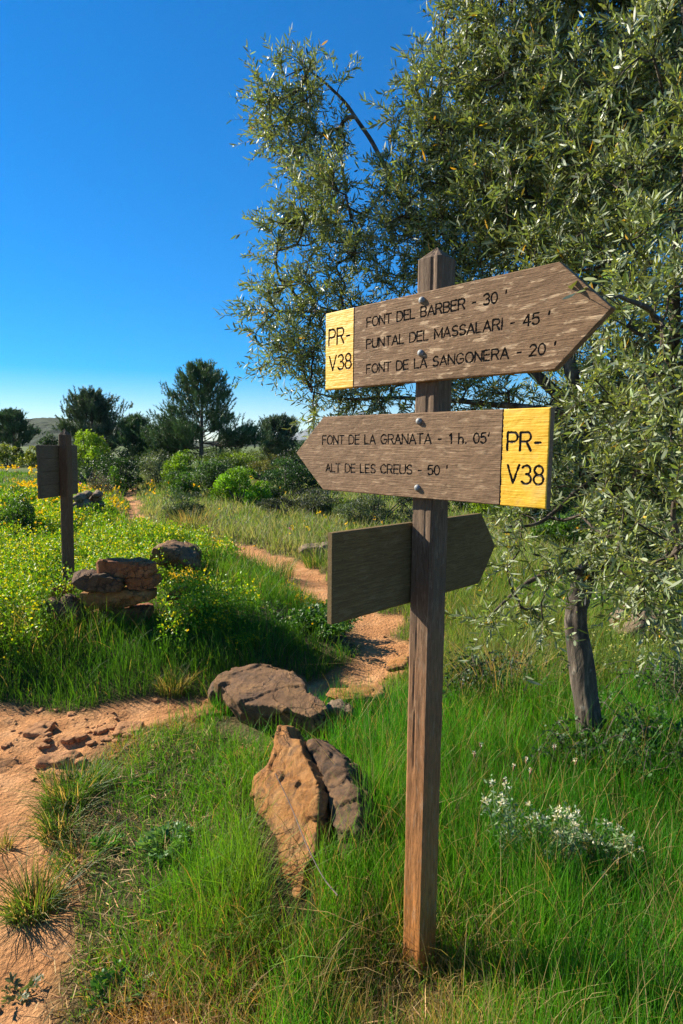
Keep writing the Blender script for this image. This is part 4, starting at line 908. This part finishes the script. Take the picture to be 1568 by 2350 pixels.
def wildflowers():
    A = Acc(); Q = scatter(3.4, 26, lambda y: 22*min(1, (5/y))**1.1, .64, .4); x, y = Q[:, 0], Q[:, 1]; d, s = path_info(x, y); pn = n2(x, y, .5, 3, 91)
    k = (d > .15) & (pn > .0) & ~((s < 0) & (y < 4)) & (rng.random(len(x)) < np.where((s > 0) & (x < -.36*y) & (y > 8), 1., .10)) ; x, y, s = x[k], y[k], s[k]; n = len(x)
    x = np.concatenate([x+rng.normal(size=n)*.08 for _ in range(4)]); y = np.concatenate([y+rng.normal(size=n)*.08 for _ in range(4)]); n = len(x)
    z = terrain(x, y)+rng.uniform(.12, .30, n); sz = np.maximum(.011, y*.0028)
    c = hsv_var((.72, .46, .01), n, .15); pk = rng.random(n) < .02; c[pk] = (.55, .12, .35)
    for _ in range(3): A.add(*leaves(np.stack([x, y, z], -1), unit(rdir(n)+np.array([0, 0, .5])), sz*1.3, sz, c, .3))
    tag(A.build('yellow_wildflowers', M['petal']), 'scattered small yellow wildflowers in the meadow grass', 'wildflowers', kind='stuff')
wildflowers()

def tuft(px_, py_, r, hgt, n, label, col, dry=.25, lean=.7, name='grass_tuft', group=None, w=.004):
    g = ground(px_, py_); a = rng.uniform(0, 2*np.pi, n); rr = r*np.sqrt(rng.random(n))
    P = np.stack([rr*np.cos(a), rr*np.sin(a), np.full(n, -.01)], -1); c = hsv_var(col, n, .25)
    k = rng.random(n) < dry; c[k] = hsv_var((.36, .25, .10), k.sum(), .2)
    V, F, C = blades(P, hgt*rng.uniform(.4, 1.15, n), np.full(n, w), np.abs(rng.normal(size=n))*lean+.15, c, a+rng.normal(size=n)*.5)
    o = mesh_np(name, V, F, M['grass'], C); o.location = g; return tag(o, label, 'grass tuft', group)
tuft(80, 2088, .085, .16, 420, 'spiky grass tuft alone on the red path, casting a fringed shadow', (.075, .13, .018), .25, .85)
tuft(10, 1955, .03, .10, 70, 'small thin grass tuft on the red path at the left edge', (.10, .13, .03), .4, .8)
tuft(160, 1830, .11, .15, 420, 'dense grass tuft spilling onto the path at the upper corner of the near verge', (.07, .14, .015), .2, .8)
tuft(130, 1935, .05, .15, 120, 'sparse dark grass tuft on the path just below the dense corner tuft', (.06, .11, .015), .3, 1.0)
tuft(205, 1800, .10, .11, 300, 'low grass tuft joining the verge at its upper corner, behind the dense one', (.08, .17, .015), .2, .8)
tuft(150, 1890, .10, .12, 330, 'leaning grass tuft at the verge edge between the dense tuft and the sparse dark one', (.07, .15, .015), .25, .9)
tuft(185, 1975, .10, .10, 300, 'short grass tuft at the verge edge below the sparse dark tuft', (.08, .16, .016), .3, .9)
tuft(105, 1788, .03, .05, 90, 'tiny low grass tuft beside the long flat path stone', (.10, .16, .03), .2, .6)
tuft(400, 1590, .10, .16, 260, 'straw tipped grass tuft on the shaded bank edge above the path', (.12, .14, .03), .5, .5)
tuft(440, 1215, .35, .45, 500, 'pale clump of long meadow grass right of the winding path', (.15, .17, .06), .4, .5, w=.008)
tuft(620, 1325, .28, .30, 500, 'bright grass clump on the inside bend of the winding path', (.09, .15, .03), .2, .5, w=.005)
tuft(1150, 1590, .30, .42, 420, 'arching clump of pale dry grass beside the bramble covered rock', (.14, .16, .05), .6, .9)
tuft(730, 1300, .2, .25, 300, 'grass clump growing under the pale rock ledge', (.08, .14, .02), .1, .5, w=.005)

def leafy_plant(px_, py_, r, label, col, seed, n=34, L0=.13):
    """low rosette of lobed leaves"""
    rs = np.random.default_rng(seed); g = ground(px_, py_); A = Acc()
    for i in range(n):
        a = i*2.4+rs.normal()*.2; el = rs.uniform(.15, 1.0); l = L0*rs.uniform(.6, 1.15)
        d = np.array([math.cos(a)*math.cos(el), math.sin(a)*math.cos(el), math.sin(el)])
        o = np.array([math.cos(a), math.sin(a), 0])*r*.25*rs.random(); ax = curve_pts([o, o+d*l*.6, o+d*l+np.array([math.cos(a), math.sin(a), -.5])*l*.25], 9)
        sd = unit(np.cross(d, (0, 0, 1.))); k = 7
        for s_ in (-1, 1):
            P = ax[1:8]; D = unit(d*.55+s_*sd*.8+np.array([0, 0, .1])+rs.normal(size=(k, 3))*.15)
            A.add(*leaves(P, D, l*.38*np.sin(np.linspace(.6, 2.7, k)), l*.13, hsv_var(col, k, .15)))
        A.add(*leaves(ax[3:4], d[None], l*.65, l*.16, hsv_var(col, 1, .1)))
    o = A.build('leafy_plant', M['leaf']); o.location = g; return tag(o, label, 'plant')
leafy_plant(378, 1960, .12, 'silvery green thistle like plant growing in the grass verge', (.13, .24, .07), 1, 40, .095)
leafy_plant(245, 1950, .07, 'small fresh green plant left of the thistle like one', (.09, .24, .025), 2, 18, .06)
leafy_plant(275, 2290, .09, 'dark green toothed plant in the lower verge grass', (.05, .14, .02), 3, 22, .09)
leafy_plant(38, 2290, .05, 'star shaped rosette lying on the bare red path', (.10, .13, .06), 4, 7, .06)
leafy_plant(325, 1800, .06, 'low leafy plant at the top edge of the verge near the path', (.09, .21, .03), 5, 20, .06)
leafy_plant(175, 1395, .10, 'green leafy sprout growing between the rocks and stacked stones', (.06, .18, .02), 6, 20, .11)

def flower_plant(pts, D, label, petal, leafc, seed, nh=60, spread=.16, hgt=.3, head=.014, name='flowering_plant', per=12, nl=1600, cov=False, leaf=.022):
    rs = np.random.default_rng(seed); A = Acc(); Fl = Acc(); tv = Acc(); heads = []
    W_ = np.array([at(a, b, D) for a, b in pts]); c0 = W_.mean(0); base = np.array([c0[0], c0[1], tz(c0[0], c0[1])])
    for i in range(nh):
        h = W_[rs.integers(0, len(W_))]+rs.normal(size=3)*np.array([spread, spread, spread*.35])-base
        h[2] = max(.05, h[2]); ft = np.array([h[0]*.55, h[1]*.55+.02, 0])
        V, F = tube(curve_pts([ft, (ft+h)/2+rs.normal(size=3)*.02, h], 6), np.linspace(.002, .0012, 6), 3); tv.add(V, F, leafc)
        u = unit(rs.normal(size=(per, 3))+np.array([0, 0, .5])); Fl = Acc() if cov else Fl; heads.append(Fl)
        Fl.add(*leaves(h+u*head*.35, u, head*rs.uniform(.7, 1.2, per), head*.5, hsv_var(petal, per, .08), .2))
        k = max(4, nl//nh); t_ = rs.random((k, 1)); P = ft+(h-ft)*t_+rs.normal(size=(k, 3))*.018
        A.add(*leaves(P, unit(rs.normal(size=(k, 3))+np.array([0, 0, .4])), leaf*rs.uniform(.6, 1.3, k), leaf*.35, hsv_var(leafc, k, .2), .3))
    root = tag(empty(name, base), label, 'plant')
    A.build('foliage', M['leaf'], root); tv.build('stem', M['stem'], root)
    for f in (heads if cov else [Fl]): f.build('flower', M['petal'], root)
    return root
flower_plant([(1175, 1815), (1230, 1880), (1270, 1860), (1300, 1885), (1340, 1855), (1370, 1860), (1330, 1930), (1360, 1960), (1300, 1950), (1390, 1960), (1420, 1930), (1385, 1990), (1255, 1870), (1125, 1835), (1290, 1905)], 2.05,
             'woolly grey green plant with white clover like flower heads in the right meadow', (.62, .59, .46), (.15, .22, .10), 5, 46, .055, .3, .0135, per=14, nl=3600, cov=True)
flower_plant([(640, 1420), (670, 1408), (700, 1402), (735, 1410), (765, 1430), (790, 1470), (620, 1450), (700, 1430)], 4.75, 'rounded bush topped with tiny white flowers, left of the lowest board', (.50, .50, .36), (.05, .13, .012), 6, 90, .13, .4, .016, per=9, nl=6500, leaf=.04, cov=True)
flower_plant([(1400, 1500), (1430, 1485), (1470, 1495), (1500, 1520), (1450, 1530)], 4.0, 'patch of pale yellow flower heads right of the olive trunk', (.66, .62, .22), (.13, .20, .08), 7, 90, .10, .3, .014, per=8, nl=1800)
for i, (a, b, D, lb) in enumerate([(495, 1420, 4.3, 'yellow leaved spurge clump on the dark bank, right of the stacked stones'), (470, 1385, 4.6, 'yellow tipped herb above the shaded bank'), (555, 1465, 4.2, 'low yellow green herb at the lower end of the shaded bank'),
                                  (690, 1375, 5.4, 'herb with orange yellow flowers by the inside bend of the path'), (655, 1345, 6.0, 'thin flowering herb with blue and yellow flowers beside the path'), (425, 1310, 5.2, 'yellow flowered herb next to the rounded grey brown boulder')]):
    flower_plant([(a, b), (a+15, b+5), (a-18, b+12), (a+25, b+22), (a-5, b+25)], D, lb, (.52, .46, .015) if i < 3 else (.7, .45, .02), (.075, .15, .02), 20+i, 70, .05, .25, .018, per=8, nl=1500)
def seed_heads():
    """ribwort-like brown heads on thin stalks standing above the meadow"""
    sp_ = [(1272, 1722, 2.5), (1320, 1755, 2.4), (1178, 1768, 2.35), (1208, 1752, 2.45), (1216, 1778, 2.3), (1105, 1718, 2.6), (1160, 1800, 2.2), (1088, 1738, 2.5), (1415, 1985, 1.95), (1386, 2020, 1.9), (1300, 2120, 1.75), (1400, 2240, 1.62), (1468, 2240, 1.62), (1240, 2290, 1.6)]
    for i, (a, b, D) in enumerate(sp_):
        h = at(a, b, D); x, y = h[0]+rng.normal()*.02, D+.02; z = tz(x, y); A = Acc(); base = np.array([x, y, z]); t_ = h-base
        V, F = tube(curve_pts([(0, 0, 0), t_*.6+rng.normal(size=3)*.012, t_], 8), np.linspace(.0016, .001, 8), 4); A.add(V, F, (.20, .22, .08))
        r_ = .0045*np.sin(np.linspace(.25, 2.9, 8)); V, F = tube(t_+np.linspace(-.003, .03, 8)[:, None]*unit(np.array([rng.normal()*.3, rng.normal()*.3, 1.])), r_, 7, .3, i); A.add(V, F, (.24, .13, .06))
        u = rdir(18); A.add(*leaves(t_+np.array([0, 0, .022])+u*.004, u, .008, .002, hsv_var((.62, .56, .40), 18, .1)))
        o = A.build('seed_head', M['stem']); o.location = base
        tag(o, 'brown ribwort seed head on a thin stalk above the near meadow grass', 'flower stalk', 'brown seed heads above the near meadow grass')
seed_heads()
def bramble(px_, py_, D, W, H, n, label, seed, col=(.035, .075, .02), twig=(.12, .09, .07)):
    rs = np.random.default_rng(seed); c = at(px_, py_, D); base = np.array([c[0], D, tz(c[0], D)]); L = Acc(); S = Acc()
    for i in range(n):
        a = rs.uniform(0, 2*np.pi); o = np.array([rs.normal()*W*.4, rs.normal()*W*.3, 0]); l = rs.uniform(.5, 1.2)
        e = o+np.array([math.cos(a)*W*.8*l, math.sin(a)*W*.5*l, H*rs.uniform(.15, .8)]); mid = (o+e)/2+np.array([0, 0, H*rs.uniform(.3, .7)])
        pp = curve_pts([o, mid, e], 12); V, F = tube(pp, np.linspace(.0026, .001, 12), 4); S.add(V, F, np.array(twig)*(.6+.9*rs.random()))
        k = 24; P = pp[rs.integers(2, 12, k)]+rs.normal(size=(k, 3))*.015; L.add(*leaves(P, unit(rs.normal(size=(k, 3))+np.array([0, 0, .3])), rs.uniform(.014, .030, k), rs.uniform(.010, .017, k), hsv_var(col, k, .3), .3))
    root = tag(empty('bramble', base), label, 'shrub'); L.build('foliage', M['leaf'], root); S.build('stem', M['stem'], root)
bramble(1120, 1590, 3.55, .34, .28, 60, 'tangled bramble over the broken rock right of the near signpost', 1)
bramble(1470, 1740, 2.75, .42, .28, 50, 'dark bramble tangle at the right foot of the olive trunk', 2, (.05, .11, .02))
bramble(1360, 1740, 2.75, .22, .18, 40, 'low bramble round the base of the olive trunk', 3)
bramble(1560, 1640, 3.3, .40, .30, 60, 'loose bramble in the grass at the right edge', 4, (.06, .10, .03))
# dead stalk lying across the standing stone
P_ = curve_pts([at(632, 1775, 2.17), at(668, 1850, 2.06), at(700, 1930, 1.93), at(740, 2010, 1.82), at(775, 2055, 1.75)], 30)
V, F = tube(P_, np.linspace(.0016, .0022, 30), 5); A = Acc(); A.add(V, F, (.17, .13, .11)); tag(A.build('dead_stalk', M['stem']), 'thin dead grey stalk fallen across the orange slab', 'stalk')

def gravel():
    """grit and small pebbles strewn over the path"""
    Q = np.concatenate([scatter(1.1, 4, lambda y: 420, .64, .3), scatter(4, 10, lambda y: 110, .3, .3)]); d, s_ = path_info(Q[:, 0], Q[:, 1]); e = d+.10*n2(Q[:, 0], Q[:, 1], 2.3, 4, 31)
    Q = Q[(e < .06) & (rng.random(len(Q)) < .25+.75*sm(-.3, .4, n2(Q[:, 0], Q[:, 1], 2.2, 3, 8)))]; n = len(Q)
    b = np.array([[0, 0, .8], [1, 0, 0], [.5, .87, .1], [-.5, .87, -.1], [-1, 0, 0], [-.5, -.87, .1], [.5, -.87, 0], [0, 0, -.6], [.5, .3, .55], [-.4, .4, .6], [0, -.55, .6]])
    f = np.array([[8, 2, 1], [8, 9, 2], [9, 3, 2], [9, 4, 3], [9, 10, 4], [10, 5, 4], [10, 6, 5], [10, 8, 6], [8, 1, 6], [0, 8, 10], [0, 9, 8], [0, 10, 9], [7, 1, 2], [7, 2, 3], [7, 3, 4], [7, 4, 5], [7, 5, 6], [7, 6, 1]])
    r_ = .0025+.012*rng.random(n)**4; a = rng.random(n)*6.28; V = b[None]*(1+.28*rng.normal(size=(n, 11, 3)))*r_[:, None, None]*np.array([1.3, .9, .7])
    c_, s2 = np.cos(a)[:, None], np.sin(a)[:, None]; V = np.stack([V[..., 0]*c_-V[..., 1]*s2, V[..., 0]*s2+V[..., 1]*c_, V[..., 2]], -1)+np.stack([Q[:, 0], Q[:, 1], terrain(Q[:, 0], Q[:, 1])+r_*.2], -1)[:, None]
    C = np.repeat(hsv_var((.36, .17, .065), n, .22), 11, 0)
    tag(mesh_np('gravel', V.reshape(-1, 3), (np.arange(n)[:, None, None]*11+f[None]).reshape(-1, 3), M['stem'], C), 'grit and small pebbles strewn over the red path', 'gravel', kind='stuff')
gravel()
for i, (a, b, l) in enumerate([(1290, 2180, .10), (1080, 2270, .07), (1180, 2220, .08), (1440, 2150, .09), (1500, 2290, .08), (700, 2210, .06), (560, 2240, .06), (470, 2120, .06), (430, 2290, .07), (820, 2150, .06), (1230, 2060, .08), (1040, 2050, .07), (350, 2130, .05), (520, 1990, .06)]):
    leafy_plant(a, b, .05, 'small broad leaved weed among the near grass', (.06, .17, .03), 60+i, 12, l)['group'] = 'small weeds among the near grass'

# ---------------------------------------------------------------- thin air between here and the far mountain
bm = bmesh.new(); bmesh.ops.create_cube(bm, size=1); me = bpy.data.meshes.new('haze'); bm.to_mesh(me); bm.free()
hz = bpy.data.objects.new('haze', me); COL.objects.link(hz); hz.scale = (9000, 9000, 262); hz.location = (0, 0, 131-32)
m = bpy.data.materials.new('air'); m.use_nodes = True; t = m.node_tree; t.nodes.remove(t.nodes['Principled BSDF'])
pv = nd(t, 'ShaderNodeVolumePrincipled', {'Color': (.80, .88, 1, 1), 'Density': .00007}); t.links.new(pv.outputs[0], t.nodes['Material Output'].inputs['Volume'])
me.materials.append(m); tag(hz, 'thin blue air over the hillside', 'haze', kind='stuff')
